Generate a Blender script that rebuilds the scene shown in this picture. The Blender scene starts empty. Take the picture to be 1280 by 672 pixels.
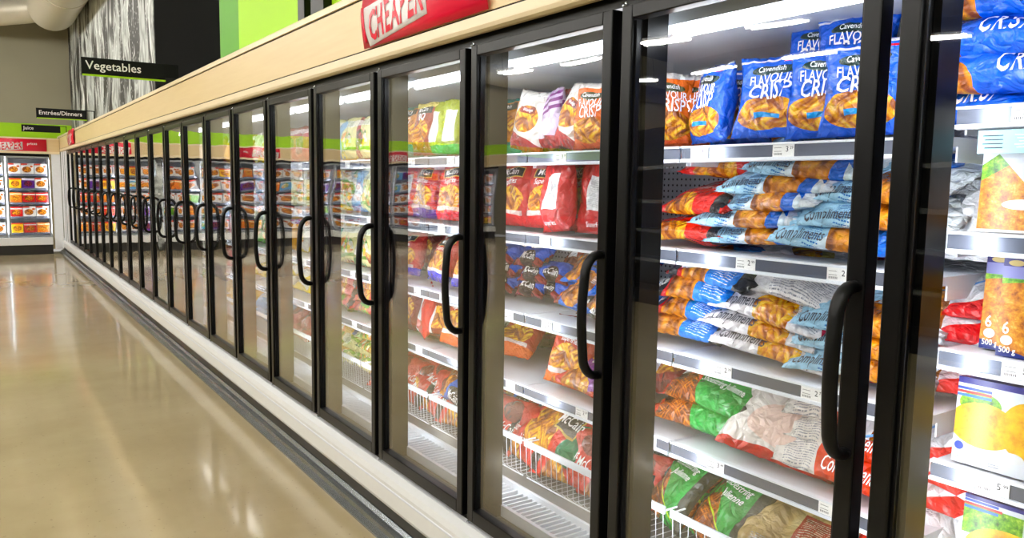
import bpy, bmesh, math, random
from mathutils import Vector, Matrix, Euler
PI = math.pi
H = 1.53            # eye height above the floor
C = bpy.context.scene.collection
scn = bpy.context.scene

# ------------------------------------------------------------------ camera
YAW, PITCH, ROLL, FPX = 0.599384, 0.107857, 0.0150769, 978.273
_f = Vector((math.sin(YAW)*math.cos(PITCH), math.cos(YAW)*math.cos(PITCH), -math.sin(PITCH)))
_r0 = Vector((math.cos(YAW), -math.sin(YAW), 0)); _u0 = _r0.cross(_f)
_r = _r0*math.cos(ROLL) + _u0*math.sin(ROLL); _u = -_r0*math.sin(ROLL) + _u0*math.cos(ROLL)
cam_d = bpy.data.cameras.new('camera'); cam = bpy.data.objects.new('camera', cam_d); C.objects.link(cam)
cam.matrix_world = Matrix(((_r.x, _u.x, -_f.x, 0), (_r.y, _u.y, -_f.y, 0), (_r.z, _u.z, -_f.z, H), (0, 0, 0, 1)))
cam_d.sensor_width = 36; cam_d.lens = FPX/1280*36; cam_d.clip_start = .05; cam_d.clip_end = 200
scn.camera = cam

# ------------------------------------------------------------------ light and exposure
scn.view_settings.view_transform = 'Standard'; scn.view_settings.look = 'None'
scn.view_settings.gamma = 1; scn.view_settings.use_curve_mapping = False
scn.view_settings.exposure = 0.52
STORE_LIGHT = 66.0      # fluorescent tubes under the store ceiling
CASE_LIGHT = 31.0       # tubes behind the freezer door posts
CANOPY_LIGHT = 14.0
w = bpy.data.worlds.new('world'); scn.world = w; w.use_nodes = True
w.node_tree.nodes['Background'].inputs[0].default_value = (1, .96, .88, 1)
w.node_tree.nodes['Background'].inputs[1].default_value = .35
scn.cycles.max_bounces = 10; scn.cycles.transparent_max_bounces = 40; scn.cycles.glossy_bounces = 5
scn.cycles.caustics_reflective = False; scn.cycles.caustics_refractive = False
scn.cycles.sample_clamp_indirect = 6

D = 1.437           # plane of the freezer doors
Y0 = 1.605          # hinge line of the second visible door
PITCHY = .77        # door spacing
K0, K1 = -1, 20     # doors in the row, near to far
YE = 18.6           # end wall of the aisle
XB = 1.70           # bulkhead above the freezers / front of the shelves

def yof(px, X, py=300):
    """distance along the row of the thing seen at picture column px in the plane X"""
    d = _f + _r*((px-640)/FPX) + _u*((336-py)/FPX)
    return X*d.y/d.x

# ------------------------------------------------------------------ materials
def lin(c): return tuple(((x/255)/12.92 if x/255 <= .04045 else ((x/255+.055)/1.055)**2.4) for x in c)
class NT:
    def __init__(s, name):
        s.m = bpy.data.materials.new(name); s.m.use_nodes = True; s.t = s.m.node_tree; s.n = s.t.nodes
        s.b = s.n['Principled BSDF']; s.out = s.n['Material Output']
    def node(s, k, **kw):
        x = s.n.new(k)
        for a, v in kw.items(): setattr(x, a, v)
        return x
    def put(s, sock, v):
        if hasattr(v, 'is_output'): s.t.links.new(v, sock)
        elif isinstance(v, (tuple, list)) and len(v) == 3 and len(sock.default_value) == 4: sock.default_value = (*v, 1)
        else: sock.default_value = v
    def math(s, op, a, b=0, c=0, clamp=False):
        x = s.node('ShaderNodeMath', operation=op, use_clamp=clamp)
        for i, v in enumerate((a, b, c)): s.put(x.inputs[i], v)
        return x.outputs[0]
    def mix(s, f, a, b):
        x = s.node('ShaderNodeMix', data_type='RGBA')
        s.put(x.inputs[0], f); s.put(x.inputs[6], a); s.put(x.inputs[7], b); return x.outputs[2]
    def noise(s, vec, scale, detail=3, rough=.5):
        x = s.node('ShaderNodeTexNoise'); s.put(x.inputs['Vector'], vec)
        x.inputs['Scale'].default_value = scale; x.inputs['Detail'].default_value = detail; x.inputs['Roughness'].default_value = rough
        return x.outputs[0]
    def voro(s, vec, scale, out='Distance', feature='F1'):
        x = s.node('ShaderNodeTexVoronoi', feature=feature); s.put(x.inputs['Vector'], vec); x.inputs['Scale'].default_value = scale
        return x.outputs[out]
    def ramp(s, f, stops):
        x = s.node('ShaderNodeValToRGB'); s.put(x.inputs[0], f); e = x.color_ramp.elements
        while len(e) < len(stops): e.new(.5)
        for i, (p, c) in enumerate(stops): e[i].position = p; e[i].color = (*c, 1)
        return x.outputs[0]
    def mapping(s, vec, loc=(0, 0, 0), rot=(0, 0, 0), sc=(1, 1, 1)):
        x = s.node('ShaderNodeMapping'); s.put(x.inputs[0], vec)
        x.inputs[1].default_value = loc; x.inputs[2].default_value = rot; x.inputs[3].default_value = sc; return x.outputs[0]
    def coord(s, k='Object'): return s.node('ShaderNodeTexCoord').outputs[k]
    def bump(s, h, strength=.3, dist=.01):
        x = s.node('ShaderNodeBump'); s.put(x.inputs['Height'], h); x.inputs['Strength'].default_value = strength
        x.inputs['Distance'].default_value = dist; s.t.links.new(x.outputs[0], s.b.inputs['Normal'])
    def set(s, **kw):
        for k, v in kw.items(): s.put(s.b.inputs[k.replace('_', ' ')], v)
        return s.m
MATS = {}
def plain(name, c, rough=.5, metal=0, spec=.5, vary=.05, vs=30, coat=0):
    if name in MATS: return MATS[name]
    s = NT(name); l = lin(c)
    n = s.noise(s.coord(), vs, 2)
    col = s.mix(n, tuple(x*(1-vary) for x in l), tuple(min(1, x*(1+vary)) for x in l))
    s.set(Base_Color=col, Roughness=rough, Metallic=metal, Coat_Weight=coat); s.b.inputs['Specular IOR Level'].default_value = spec
    MATS[name] = s.m; return s.m
def emitter(name, c, k):
    s = NT(name); e = s.node('ShaderNodeEmission'); e.inputs[0].default_value = (*c, 1); e.inputs[1].default_value = k
    s.t.links.new(e.outputs[0], s.out.inputs[0]); return s.m

def glass_mat(name, gain, tint, wav=.0025):
    s = NT(name); g = s.node('ShaderNodeNewGeometry')
    ior = s.math('ADD', 1.52, s.math('MULTIPLY', g.outputs['Backfacing'], 1/1.52-1.52))
    fr = s.node('ShaderNodeFresnel'); s.put(fr.inputs[0], ior)
    f = s.math('MULTIPLY', fr.outputs[0], gain, clamp=True)
    tr = s.node('ShaderNodeBsdfTransparent'); tr.inputs[0].default_value = (*tint, 1)
    gl = s.node('ShaderNodeBsdfGlossy'); gl.inputs['Roughness'].default_value = .012; gl.inputs[0].default_value = (1, 1, 1, 1)
    bp = s.node('ShaderNodeBump'); bp.inputs['Strength'].default_value = 1; bp.inputs['Distance'].default_value = wav
    s.put(bp.inputs['Height'], s.noise(s.coord(), 2.2, 1)); s.t.links.new(bp.outputs[0], gl.inputs['Normal'])
    mx = s.node('ShaderNodeMixShader'); s.put(mx.inputs[0], f); s.t.links.new(tr.outputs[0], mx.inputs[1]); s.t.links.new(gl.outputs[0], mx.inputs[2])
    s.t.links.new(mx.outputs[0], s.out.inputs[0]); return s.m

GLASS = glass_mat('door_glass', 2.0, (.985, .99, .985))
FARGLASS = glass_mat('far_door_glass', .6, (.98, .98, .98))
BLACK = plain('black_frame', (9, 9, 10), .3, 0, .25)
BLACKM = plain('black_plastic', (5, 5, 6), .38, 0, .25)
WHITE = plain('white_steel', (238, 240, 243), .4)
LINER = plain('cabinet_liner', (214, 220, 228), .5)
SHELFM = plain('shelf_white', (226, 230, 238), .35)
RAILM = plain('price_rail_grey', (126, 132, 150), .25, .55)
LIP = plain('rail_lip', (235, 240, 250), .3)
TAGM = plain('price_tag_paper', (250, 250, 252), .5)
INK = plain('printed_ink', (40, 42, 60), .6)
BUMPM = plain('white_bumper', (244, 246, 248), .35, 0, .5, .02)
STEEL = plain('brushed_steel', (150, 156, 162), .25, .85)
KICK = plain('kick_black', (34, 32, 28), .45)
REDM = plain('sign_red', (226, 8, 52), .28, 0, .5, .02)
SIGNW = plain('sign_white', (250, 248, 250), .4)
GREENL = plain('lime_green', (168, 224, 0), .5)
SIGNB = plain('sign_black', (14, 16, 16), .6, 0, .2)
DUCTM = plain('duct_metal', (205, 198, 180), .38, .15)
SILVER = plain('aluminium_frame', (172, 178, 184), .35, .6)
CARD = plain('grey_card', (150, 150, 150), .8)
SILL = plain('case_sill', (70, 68, 62), .45)

def wood_mat():
    s = NT('fascia_maple'); c = s.coord()
    n = s.noise(s.mapping(c, sc=(1, .7, 14)), 3, 5)
    n2 = s.noise(c, 1.2, 2)
    a = s.mix(n, lin((226, 200, 150)), lin((240, 218, 172)))
    s.set(Base_Color=s.mix(s.math('MULTIPLY', n2, .35), a, lin((222, 192, 138))), Roughness=.38); return s.m
WOOD = wood_mat()
WOODL = plain('fascia_edge_cream', (244, 226, 190), .35, vs=4)
def floor_mat():
    s = NT('polished_concrete'); c = s.coord()
    n = s.noise(c, .8, 6, .6); n2 = s.noise(c, 45, 2); n3 = s.noise(s.mapping(c, sc=(6, .5, 1)), 1.1, 3)
    a = s.ramp(n, [(.3, lin((192, 172, 130))), (.55, lin((210, 191, 150))), (.75, lin((219, 203, 168)))])
    a = s.mix(s.math('MULTIPLY', n3, .35), a, lin((164, 146, 112)))
    a = s.mix(s.math('MULTIPLY', s.math('GREATER_THAN', n2, .70), .35), a, lin((120, 100, 70)))
    s.set(Base_Color=a, Roughness=s.ramp(n3, [(.3, (.09,)*3), (.7, (.17,)*3)]), Coat_Weight=.25, Coat_Roughness=.06)
    s.b.inputs['IOR'].default_value = 1.5
    s.bump(s.math('ADD', s.noise(s.mapping(c, sc=(1, .6, 1)), 2.0, 2), s.math('MULTIPLY', s.noise(c, 14, 2), .05)), .6, .004); return s.m
def mural_mat():
    s = NT('ice_water_mural'); c = s.coord()
    wv = s.node('ShaderNodeVectorMath', operation='MULTIPLY_ADD'); nn = s.node('ShaderNodeTexNoise'); s.put(nn.inputs['Vector'], c); nn.inputs['Scale'].default_value = 1.1
    s.put(wv.inputs[0], nn.outputs['Color']); wv.inputs[1].default_value = (0, .9, .5); s.put(wv.inputs[2], c); w2 = wv.outputs[0]
    big = s.noise(s.mapping(w2, sc=(1, .95, .42)), 1.7, 2, .5); fine = s.noise(s.mapping(w2, sc=(1, 2.2, .5)), 3.2, 4, .6)
    base = s.ramp(s.math('ADD', s.math('MULTIPLY', big, .65), s.math('MULTIPLY', fine, .35)), [(.42, (.008, .008, .007)), (.485, (.05, .05, .045)), (.51, (.30, .32, .31)), (.54, (.62, .66, .64)), (.60, (.22, .24, .23)), (.66, (.9, .95, .93))])
    streak = s.ramp(s.noise(s.mapping(w2, sc=(1, 4.5, .45)), 2.4, 2), [(.60, (0,)*3), (.66, (1,)*3)])
    body = s.mix(s.math('MULTIPLY', streak, .8), base, (.92, .96, .94))
    dots = s.ramp(s.voro(s.mapping(c, sc=(1, 1.5, .9)), 13), [(.16, (1,)*3), (.24, (0,)*3)])
    dm = s.math('MULTIPLY', s.math('MULTIPLY', dots, s.math('GREATER_THAN', s.noise(s.mapping(c, sc=(1, 1.4, .4)), 1.5, 1), .52)), .85)
    s.set(Base_Color=s.mix(dm, body, (.9, .95, .93)), Roughness=.55); return s.m
def perf_mat():
    s = NT('perforated_liner'); c = s.coord()
    v = s.mapping(c, sc=(1, 42, 42)); sx = s.node('ShaderNodeSeparateXYZ'); s.put(sx.inputs[0], v)
    def cell(o): return s.math('ABSOLUTE', s.math('SUBTRACT', s.math('FRACT', o), .5))
    a = cell(sx.outputs[1]); b = cell(sx.outputs[2])
    r = s.math('ADD', s.math('MULTIPLY', a, a), s.math('MULTIPLY', b, b))
    s.set(Base_Color=s.mix(s.math('LESS_THAN', r, .035), lin((196, 202, 214)), lin((40, 42, 50))), Roughness=.5); return s.m
FLOOR = floor_mat(); MURAL = mural_mat(); PERF = perf_mat()
FARWALL = plain('far_wall_paint', (160, 156, 134), .7, vs=2)
GREENWALL = plain('green_wall_paint', (168, 222, 0), .55, vs=1.5, vary=.04)
GREENDK = plain('green_wall_shaded', (84, 160, 0), .55, vs=1.5)  # darker copy of the wall green, soft shading put into the colour
BLACKWALL = plain('black_wall', (3, 4, 3), .9, 0, .05)  # flat black, includes the bulkhead section between mural and green
CEILM = plain('ceiling_black', (30, 27, 25), .9, 0, .1)
TUBE = emitter('fluorescent_tube', (1, .96, .88), STORE_LIGHT)
LEDM = emitter('case_tube', (.90, .95, 1), CASE_LIGHT)
CANM = emitter('canopy_tube', (.92, .96, 1), CANOPY_LIGHT)

# ------------------------------------------------------------------ mesh helpers
class MB:
    def __init__(s): s.v = []; s.f = []; s.mi = []; s.mats = []; s.smooth = []
    def mat(s, m):
        if m not in s.mats: s.mats.append(m)
        return s.mats.index(m)
    def box(s, x0, y0, z0, x1, y1, z1, m, bev=0):
        i = s.mat(m); n = len(s.v)
        if x0 > x1: x0, x1 = x1, x0
        if y0 > y1: y0, y1 = y1, y0
        if z0 > z1: z0, z1 = z1, z0
        if bev <= 0:
            s.v += [(x, y, z) for x in (x0, x1) for y in (y0, y1) for z in (z0, z1)]
            for q in ((0, 1, 3, 2), (4, 6, 7, 5), (0, 4, 5, 1), (2, 3, 7, 6), (0, 2, 6, 4), (1, 5, 7, 3)):
                s.f.append([n+k for k in q]); s.mi.append(i); s.smooth.append(False)
        else:
            bm = bmesh.new(); bmesh.ops.create_cube(bm, size=1)
            for v in bm.verts: v.co = Vector(((x0+x1)/2+v.co.x*(x1-x0), (y0+y1)/2+v.co.y*(y1-y0), (z0+z1)/2+v.co.z*(z1-z0)))
            bmesh.ops.bevel(bm, geom=bm.edges[:], offset=bev, segments=2, affect='EDGES', profile=.5)
            s.bm(bm, m)
        return s
    def bm(s, bm, m, smooth=False):
        n = len(s.v); i = s.mat(m); bm.verts.index_update()
        s.v += [tuple(v.co) for v in bm.verts]
        for f in bm.faces: s.f.append([n+v.index for v in f.verts]); s.mi.append(i); s.smooth.append(smooth)
        bm.free(); return s
    def prism(s, prof, y0, y1, m, smooth=False):
        """profile of (x, z) points run along y"""
        i = s.mat(m); n = len(s.v); k = len(prof)
        s.v += [(x, y0, z) for x, z in prof] + [(x, y1, z) for x, z in prof]
        for a in range(k):
            b = (a+1) % k; s.f.append([n+a, n+b, n+k+b, n+k+a]); s.mi.append(i); s.smooth.append(smooth)
        s.f.append([n+k-1-a for a in range(k)]); s.mi.append(i); s.smooth.append(False)
        s.f.append([n+k+a for a in range(k)]); s.mi.append(i); s.smooth.append(False)
        return s
    def tube(s, pts, r, m, seg=10, cap=True, ry=None):
        i = s.mat(m); n0 = len(s.v); P = [Vector(p) for p in pts]; up = None
        for a, p in enumerate(P):
            t = (P[min(a+1, len(P)-1)]-P[max(a-1, 0)]).normalized()
            if up is None:
                up = Vector((0, 1, 0)) if abs(t.y) < .9 else Vector((1, 0, 0))
            e1 = (up - t*up.dot(t)).normalized(); e2 = t.cross(e1); up = e1
            rr = r[a] if isinstance(r, (list, tuple)) else r
            for k in range(seg):
                an = 2*PI*k/seg; s.v.append(tuple(p + e1*math.cos(an)*(ry or rr) + e2*math.sin(an)*rr))
        for a in range(len(P)-1):
            for k in range(seg):
                b = (k+1) % seg; s.f.append([n0+a*seg+k, n0+a*seg+b, n0+(a+1)*seg+b, n0+(a+1)*seg+k]); s.mi.append(i); s.smooth.append(True)
        if cap:
            s.f.append([n0+k for k in range(seg)][::-1]); s.mi.append(i); s.smooth.append(False)
            s.f.append([n0+(len(P)-1)*seg+k for k in range(seg)]); s.mi.append(i); s.smooth.append(False)
        return s
    def text(s, body, size, m, fn, align='CENTER', sx=1, shear=0, depth=0):
        """flat lettering; fn maps (a, b) in metres to a point"""
        vs, fs = text_tris(body, align); i = s.mat(m); n = len(s.v)
        for a, b in vs: s.v.append(tuple(fn(a*size*sx + b*size*shear, b*size)))
        for f in fs: s.f.append([n+k for k in f]); s.mi.append(i); s.smooth.append(False)
        return s
    def mesh(s, name):
        me = bpy.data.meshes.new(name); me.from_pydata(s.v, [], s.f)
        for m in s.mats: me.materials.append(m)
        me.polygons.foreach_set('material_index', s.mi); me.polygons.foreach_set('use_smooth', s.smooth); me.update(); return me
    def build(s, name, parent=None, loc=None):
        o = bpy.data.objects.new(name, s.mesh(name)); C.objects.link(o)
        if parent: o.parent = parent
        if loc: o.location = loc
        return o
_tt = {}
def text_tris(body, align):
    k = (body, align)
    if k in _tt: return _tt[k]
    bold = .03 if body[0] == '*' else .012; body = body.lstrip('*')
    cu = bpy.data.curves.new('t', 'FONT'); cu.body = body; cu.align_x = align; cu.align_y = 'CENTER'; cu.resolution_u = 2; cu.size = 1.35; cu.offset = bold
    ob = bpy.data.objects.new('t', cu); C.objects.link(ob)
    dg = bpy.context.evaluated_depsgraph_get(); me = bpy.data.meshes.new_from_object(ob.evaluated_get(dg))
    r = ([(v.co.x, v.co.y) for v in me.vertices], [list(p.vertices) for p in me.polygons])
    bpy.data.objects.remove(ob); bpy.data.curves.remove(cu); bpy.data.meshes.remove(me)
    _tt[k] = r; return r
def tag(o, label=None, cat=None, group=None, kind=None):
    if label: o['label'] = label
    if cat: o['category'] = cat
    if group: o['group'] = group
    if kind: o['kind'] = kind
    return o
def empty(name, loc, label=None, cat=None, group=None, rz=0):
    o = bpy.data.objects.new(name, None); C.objects.link(o); o.location = loc; o.rotation_euler = (0, 0, rz); o.empty_display_size = .1
    return tag(o, label, cat, group)
_kids = {}
def copy_tree(o, parent=None):
    c = o.copy(); C.objects.link(c)
    if parent is not None: c.parent = parent
    for ch in [x for x in KIDS.get(o.name, [])]: copy_tree(ch, c)
    return c
KIDS = {}
def index_kids(o):
    KIDS[o.name] = list(o.children)
    for c in o.children: index_kids(c)

# ------------------------------------------------------------------ the setting
def struct(name, mb): o = mb.build(name); o['kind'] = 'structure'; return o
struct('floor', MB().box(-16, -5, -.1, 3.4, YE+.1, 0, FLOOR))
struct('wall_far', MB().box(-16, YE+.95, 0, 3.4, YE+1.1, 5.6, FARWALL).box(-16, YE, H+.74, 3.4, YE+.95, 5.6, FARWALL))
struct('trim_1', MB().box(-16, YE-.012, H+.767, XB-.02, YE, H+1.06, GREENL))
struct('wall_right', MB().box(XB, 6.75, H+.52, XB+.15, 9.5, 5.6, BLACKWALL).box(XB, 9.5, H+.52, XB+.15, YE, 5.6, BLACKWALL)
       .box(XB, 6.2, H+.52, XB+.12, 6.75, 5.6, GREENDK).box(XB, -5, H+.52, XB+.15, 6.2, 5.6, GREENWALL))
struct('trim_2', MB().box(XB-.05, 4.63, H+.81, XB, 4.74, 5.6, BLACKM).box(XB-.05, 4.32, H+.81, XB, 4.52, 5.6, BLACKM))
struct('ceiling', MB().box(-16, -5, 5.6, 3.4, YE+1.1, 5.7, CEILM))
struct('wall_left', MB().box(-16.1, -5, 0, -16, YE+1.1, 5.6, BLACKWALL))
struct('wall_back', MB().box(-16, -5.1, 0, 3.4, -5, 5.6, FARWALL))
m = MB().box(XB-.012, 9.5, H+.83, XB-.001, YE-.02, 5.5, MURAL).build('wall_mural'); tag(m, 'large black-and-white mural of icy glass above the freezer row', 'mural')

# ------------------------------------------------------------------ freezer row: boards running its whole length
YN = Y0 + (K0-1)*PITCHY - .6; YF = Y0 + K1*PITCHY + .03
g = empty('fascia_board', (D, (YN+YE)/2, 0), 'long maple board with cream edges above the freezer doors', 'fascia')
yc = (YN+YE)/2; L = (YE-YN)/2
MB().box(-.02, -L, H+.565, .02, L, H+.778, WOOD).build('board', g)
MB().prism([(-.028, H+.786), (-.028, H+.812), (-.018, H+.822), (.255, H+.822), (.255, H+.80), (0, H+.786)], -L, L, WOODL).build('top_edge', g)
MB().box(-.016, -L, H+.778, .01, L, H+.786, BLACKM).box(-.016, -L, H+.557, .01, L, H+.565, BLACKM).build('dark_groove', g)  # black strips as the dark lines above and below the board
MB().prism([(-.026, H+.524), (-.026, H+.557), (.01, H+.557), (.01, H+.506), (-.008, H+.506), (-.02, H+.512)], -L, L, WOODL).build('lower_edge', g)
MB().box(.03, -L, H+.478, .20, L, H+.58, BLACKM).build('header', g)
g = empty('bumper_rail', (D, yc, 0), 'long white bumper below the freezer doors', 'bumper')
MB().prism([(-.004, H-1.245), (-.030, H-1.262), (-.040, H-1.285), (-.040, H-1.375), (-.030, H-1.395), (.02, H-1.395), (.02, H-1.245)], -L, L-.03, BUMPM).build('bumper', g)
MB().prism([(-.043, H-1.303), (-.040, H-1.300), (-.040, H-1.312), (-.043, H-1.309)], -L, L-.03, LIP).build('bumper_groove', g)
g2 = empty('kick_plate', (D, yc, 0), 'black kick plate with grey metal floor rail under the bumper', 'kick plate')
MB().box(.012, -L, 0, .03, L-.03, H-1.395, KICK).box(-.01, -L, .07, .012, L-.03, .1349, KICK).build('plate', g2)
MB().prism([(.012, 0), (.012, .062), (-.008, .062), (-.02, .045), (-.045, .038), (-.05, .02), (-.078, .008), (-.078, 0)], -L, L-.03, STEEL).build('floor_rail', g2)
cp = MB().box(D-.01, YF+.02, .1, D+.12, YE-.46, H+.5, WHITE).box(D-.015, YF+.30, .16, D-.0101, YF+.34, H+.5, STEEL).box(D-.015, YF+.6, .16, D-.0101, YF+.64, H+.5, STEEL)
tag(cp.build('end_panel'), 'white panel closing the far end of the freezer row', 'panel')

# ------------------------------------------------------------------ one freezer case per door
CY = PITCHY/2
SH_A = [.115, -.183, -.488, -.764]
SH_Z = [.172, -.086, -.336, -.582]
def make_case(shelves, prices):
    t = empty('freezer_case', (0, 0, 0))
    y1 = CY; y0 = -CY
    y1 += .0168; y0 += .0168
    # body
    MB().box(D+1.0, y0, .12, D+1.02, y1, H+.52, LINER).box(D+.04, y0, H+.50, D+1.0, y1, H+.52, LINER)\
        .box(D+.26, y0, H-1.20, D+1.0, y1, H-1.18, CARD).box(D+.045, y0, .16, D+.12, y1, H-1.225, SILL).box(D+.12, y0, .16, D+1.0, y1, H-1.30, SILL)\
        .build('cabinet_body', t)
    MB().box(D+.915, y0, H-1.18, D+.92, y1, H+.42, PERF).build('rear_duct_panel', t)
    cb = MB().prism([(D+.16, H+.50), (D+.16, H+.44), (D+.20, H+.425), (D+.34, H+.46), (D+.95, H+.40), (D+.95, H+.50)], y0, y1, LINER).build('canopy', t)
    MB().tube([(D+.17, y0+.05, H+.415), (D+.17, y1-.05, H+.415)], .012, CANM, 8).build('canopy_light', t)
    # grille: base and louvres
    gm = MB()
    for i in range(26):
        y = y0+.02+i*(PITCHY-.04)/25; gm.box(D+.13, y-.004, H-1.215, D+.25, y+.004, H-1.185, SHELFM)
    gm.box(D+.115, y0, H-1.225, D+.13, y1, H-1.183, SHELFM).box(D+.25, y0, H-1.225, D+.262, y1, H-1.165, SHELFM); gm.build('air_grille', t)
    y1 -= .0168; y0 -= .0168
    # posts: far edge of this pitch
    MB().box(D+.045, y1-.035-.0185+.0, .16, D+.12, y1+.0165, H+.50, BLACK).build('door_post', t)
    MB().box(D+.1205, y1-.012, H-1.14, D+.1255, y1+.010, H+.40, LEDM).build('tube_light', t)
    # door: y1 is hinge side
    a, b = y1, y1-.733; zt, zb, fw = H+.472, H-1.232, .040
    d = MB()
    for (q0, r0, q1, r1) in ((a, zb, a-fw, zt), (b, zb, b+fw, zt)): d.box(D, q0, r0, D+.042, q1, r1, BLACK, .004)
    d.box(D, a-fw, zt-fw+.004, D+.042, b+fw, zt, BLACK, .003).box(D, a-fw, zb, D+.042, b+fw, zb+.05, BLACK, .003)
    d.box(D+.012, a-fw+.001, zb+.05, D+.016, a-fw-.007, zt-fw, BLACKM).box(D+.012, b+fw-.001, zb+.05, D+.016, b+fw+.007, zt-fw, BLACKM)
    d.box(D+.042, a-.004, zb+.01, D+.046, a-.012, zt-.01, BLACKM)
    door = d.build('door', t)
    MB().box(D+.018, a-fw+.004, zb+.046, D+.024, b+fw-.004, zt-fw+.006, GLASS).build('glass_pane', door)
    hy = b+.012+.008; zc0, zc1 = H-.535, H-.192
    pts = [(D+.004, hy, zc1)]
    for k in range(7): an = PI/2*k/6; pts.append((D-.010-.048*math.sin(an), hy, zc1-.062*(1-math.cos(an))))
    for k in range(1, 8): pts.append((D-.058-.007*math.sin(PI*k/8), hy, zc1-.062-(zc1-zc0-.124)*k/8))
    for k in range(7): an = PI/2*k/6; pts.append((D-.010-.048*math.cos(an), hy, zc0+.062*(1-math.sin(an))))
    pts.append((D+.004, hy, zc0))
    MB().tube(pts, .0125, BLACKM, 12, ry=.016).build('door_handle', door)
    for z in (zt+.001, zb-.004): MB().tube([(D+.006, a-.010, z-.004), (D+.006, a-.010, z+.010)], .005, STEEL, 8).tube([(D-.003, a-.006, z), (D+.012, a-.006, z)], .003, STEEL, 8).build('hinge_pin', door)
    # shelves
    y1 += .0168; y0 += .0168
    for i, zs in enumerate(shelves):
        z = H+zs
        s_ = MB().box(XB+.004, y0+.006, z-.022, XB+.55, y1-.006, z-.002, SHELFM).box(XB+.03, y1-.010, z-.055, XB+.55, y1-.006, z-.022, SHELFM)\
            .box(XB+.03, y0+.006, z-.055, XB+.55, y0+.010, z-.022, SHELFM)
        sh = s_.build('shelf', t)
        MB().box(XB-.004, y0+.004, z-.036, XB, y1-.004, z-.004, RAILM).prism([(XB-.010, z-.004), (XB-.010, z+.001), (XB+.006, z+.002), (XB+.006, z-.006)], y0+.004, y1-.004, LIP)\
            .prism([(XB-.010, z-.044), (XB-.010, z-.036), (XB+.004, z-.034), (XB+.004, z-.046)], y0+.004, y1-.004, LIP).build('price_rail', sh)
        for yt, pr in prices[i]:
            q = MB().box(XB-.0062, yt-.032, z-.036, XB-.0045, yt+.032, z-.003, TAGM)
            f_ = lambda u, v: (XB-.0066, yt-.012-u, z-.017+v)
            q.text(pr[0], .0145, INK, f_).text(pr[1], .0075, INK, lambda u, v: (XB-.0066, yt-.025-u, z-.0135+v))
            for kk in range(2): q.box(XB-.0066, yt+.005, z-.012-kk*.009, XB-.0063, yt+.027, z-.0135-kk*.009, CARD)
            for kk in range(7): q.box(XB-.0066, yt+.004+kk*.0035, z-.026, XB-.0063, yt+.0055+kk*.0035, z-.031, INK)
            q.build('price_tag', sh)
    # bottom basket
    zb0, zb1 = H-1.125, H-.975
    bk = MB().box(XB-.006, y0+.012, zb1-.024, XB+.002, y1-.012, zb1, LIP, .0)
    n = 24
    for i in range(n):
        y = y0+.02+i*(PITCHY-.04)/(n-1)
        bk.tube([(XB-.002, y, zb1-.01), (XB+.004, y, zb0+.01), (XB+.016, y, zb0), (XB+.52, y, zb0)], .0018, SHELFM, 4, False)
    for x in (XB+.01, XB+.52): bk.tube([(x, y0+.014, zb0-.003), (x, y1-.014, zb0-.003)], .003, SHELFM, 5)
    for yy in (y0+.012, y1-.012): bk.tube([(XB, yy, zb1-.012), (XB+.52, yy, zb1-.012)], .003, SHELFM, 5)
    bk.build('wire_basket', t)
    return t
P3 = lambda s: (s.split('.')[0], s.split('.')[1])
yk = lambda k: Y0 + k*PITCHY - CY           # centre of door k
def loc_y(k, px): return yof(px, XB) - yk(k)
prA = [[(.33, P3('3.29')), (loc_y(0, 975), P3('3.29'))], [(loc_y(0, 935), P3('2.99')), (loc_y(0, 1053), P3('2.99'))],
       [(loc_y(0, 912), P3('2.79')), (loc_y(0, 1028), P3('2.79'))], [(loc_y(0, 908), P3('3.49')), (loc_y(0, 1060), P3('3.49'))]]
pr1 = [[(.20, P3('3.29')), (-.20, P3('3.29'))], [(.28, P3('2.99')), (-.12, P3('2.99'))], [(.26, P3('2.99')), (-.26, P3('2.99'))], [(.05, P3('2.29')), (-.28, P3('3.29'))]]
prZ = [[(.26, P3('4.99'))], [(.20, P3('5.99'))], [(.24, P3('5.99'))], [(.27, P3('5.99'))]]
ORD = ['first', 'second', 'third', 'fourth', 'fifth', 'sixth', 'seventh', 'eighth', 'ninth', 'tenth', 'eleventh', 'twelfth', 'thirteenth', 'fourteenth',
       'fifteenth', 'sixteenth', 'seventeenth', 'eighteenth', 'nineteenth', 'twentieth', 'twenty-first', 'twenty-second']
caseZ = make_case(SH_Z, prZ); caseA = make_case(SH_A, prA); case1 = make_case(SH_A, pr1); index_kids(case1)
for k in range(K0, K1+1):
    c = caseZ if k == -1 else caseA if k == 0 else case1 if k == 1 else copy_tree(case1)
    c.location = (0, yk(k), 0)
    tag(c, f'black framed glass-door freezer case, {ORD[k+1]} from the right along the row', 'freezer', 'freezer cases along the aisle')

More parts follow.
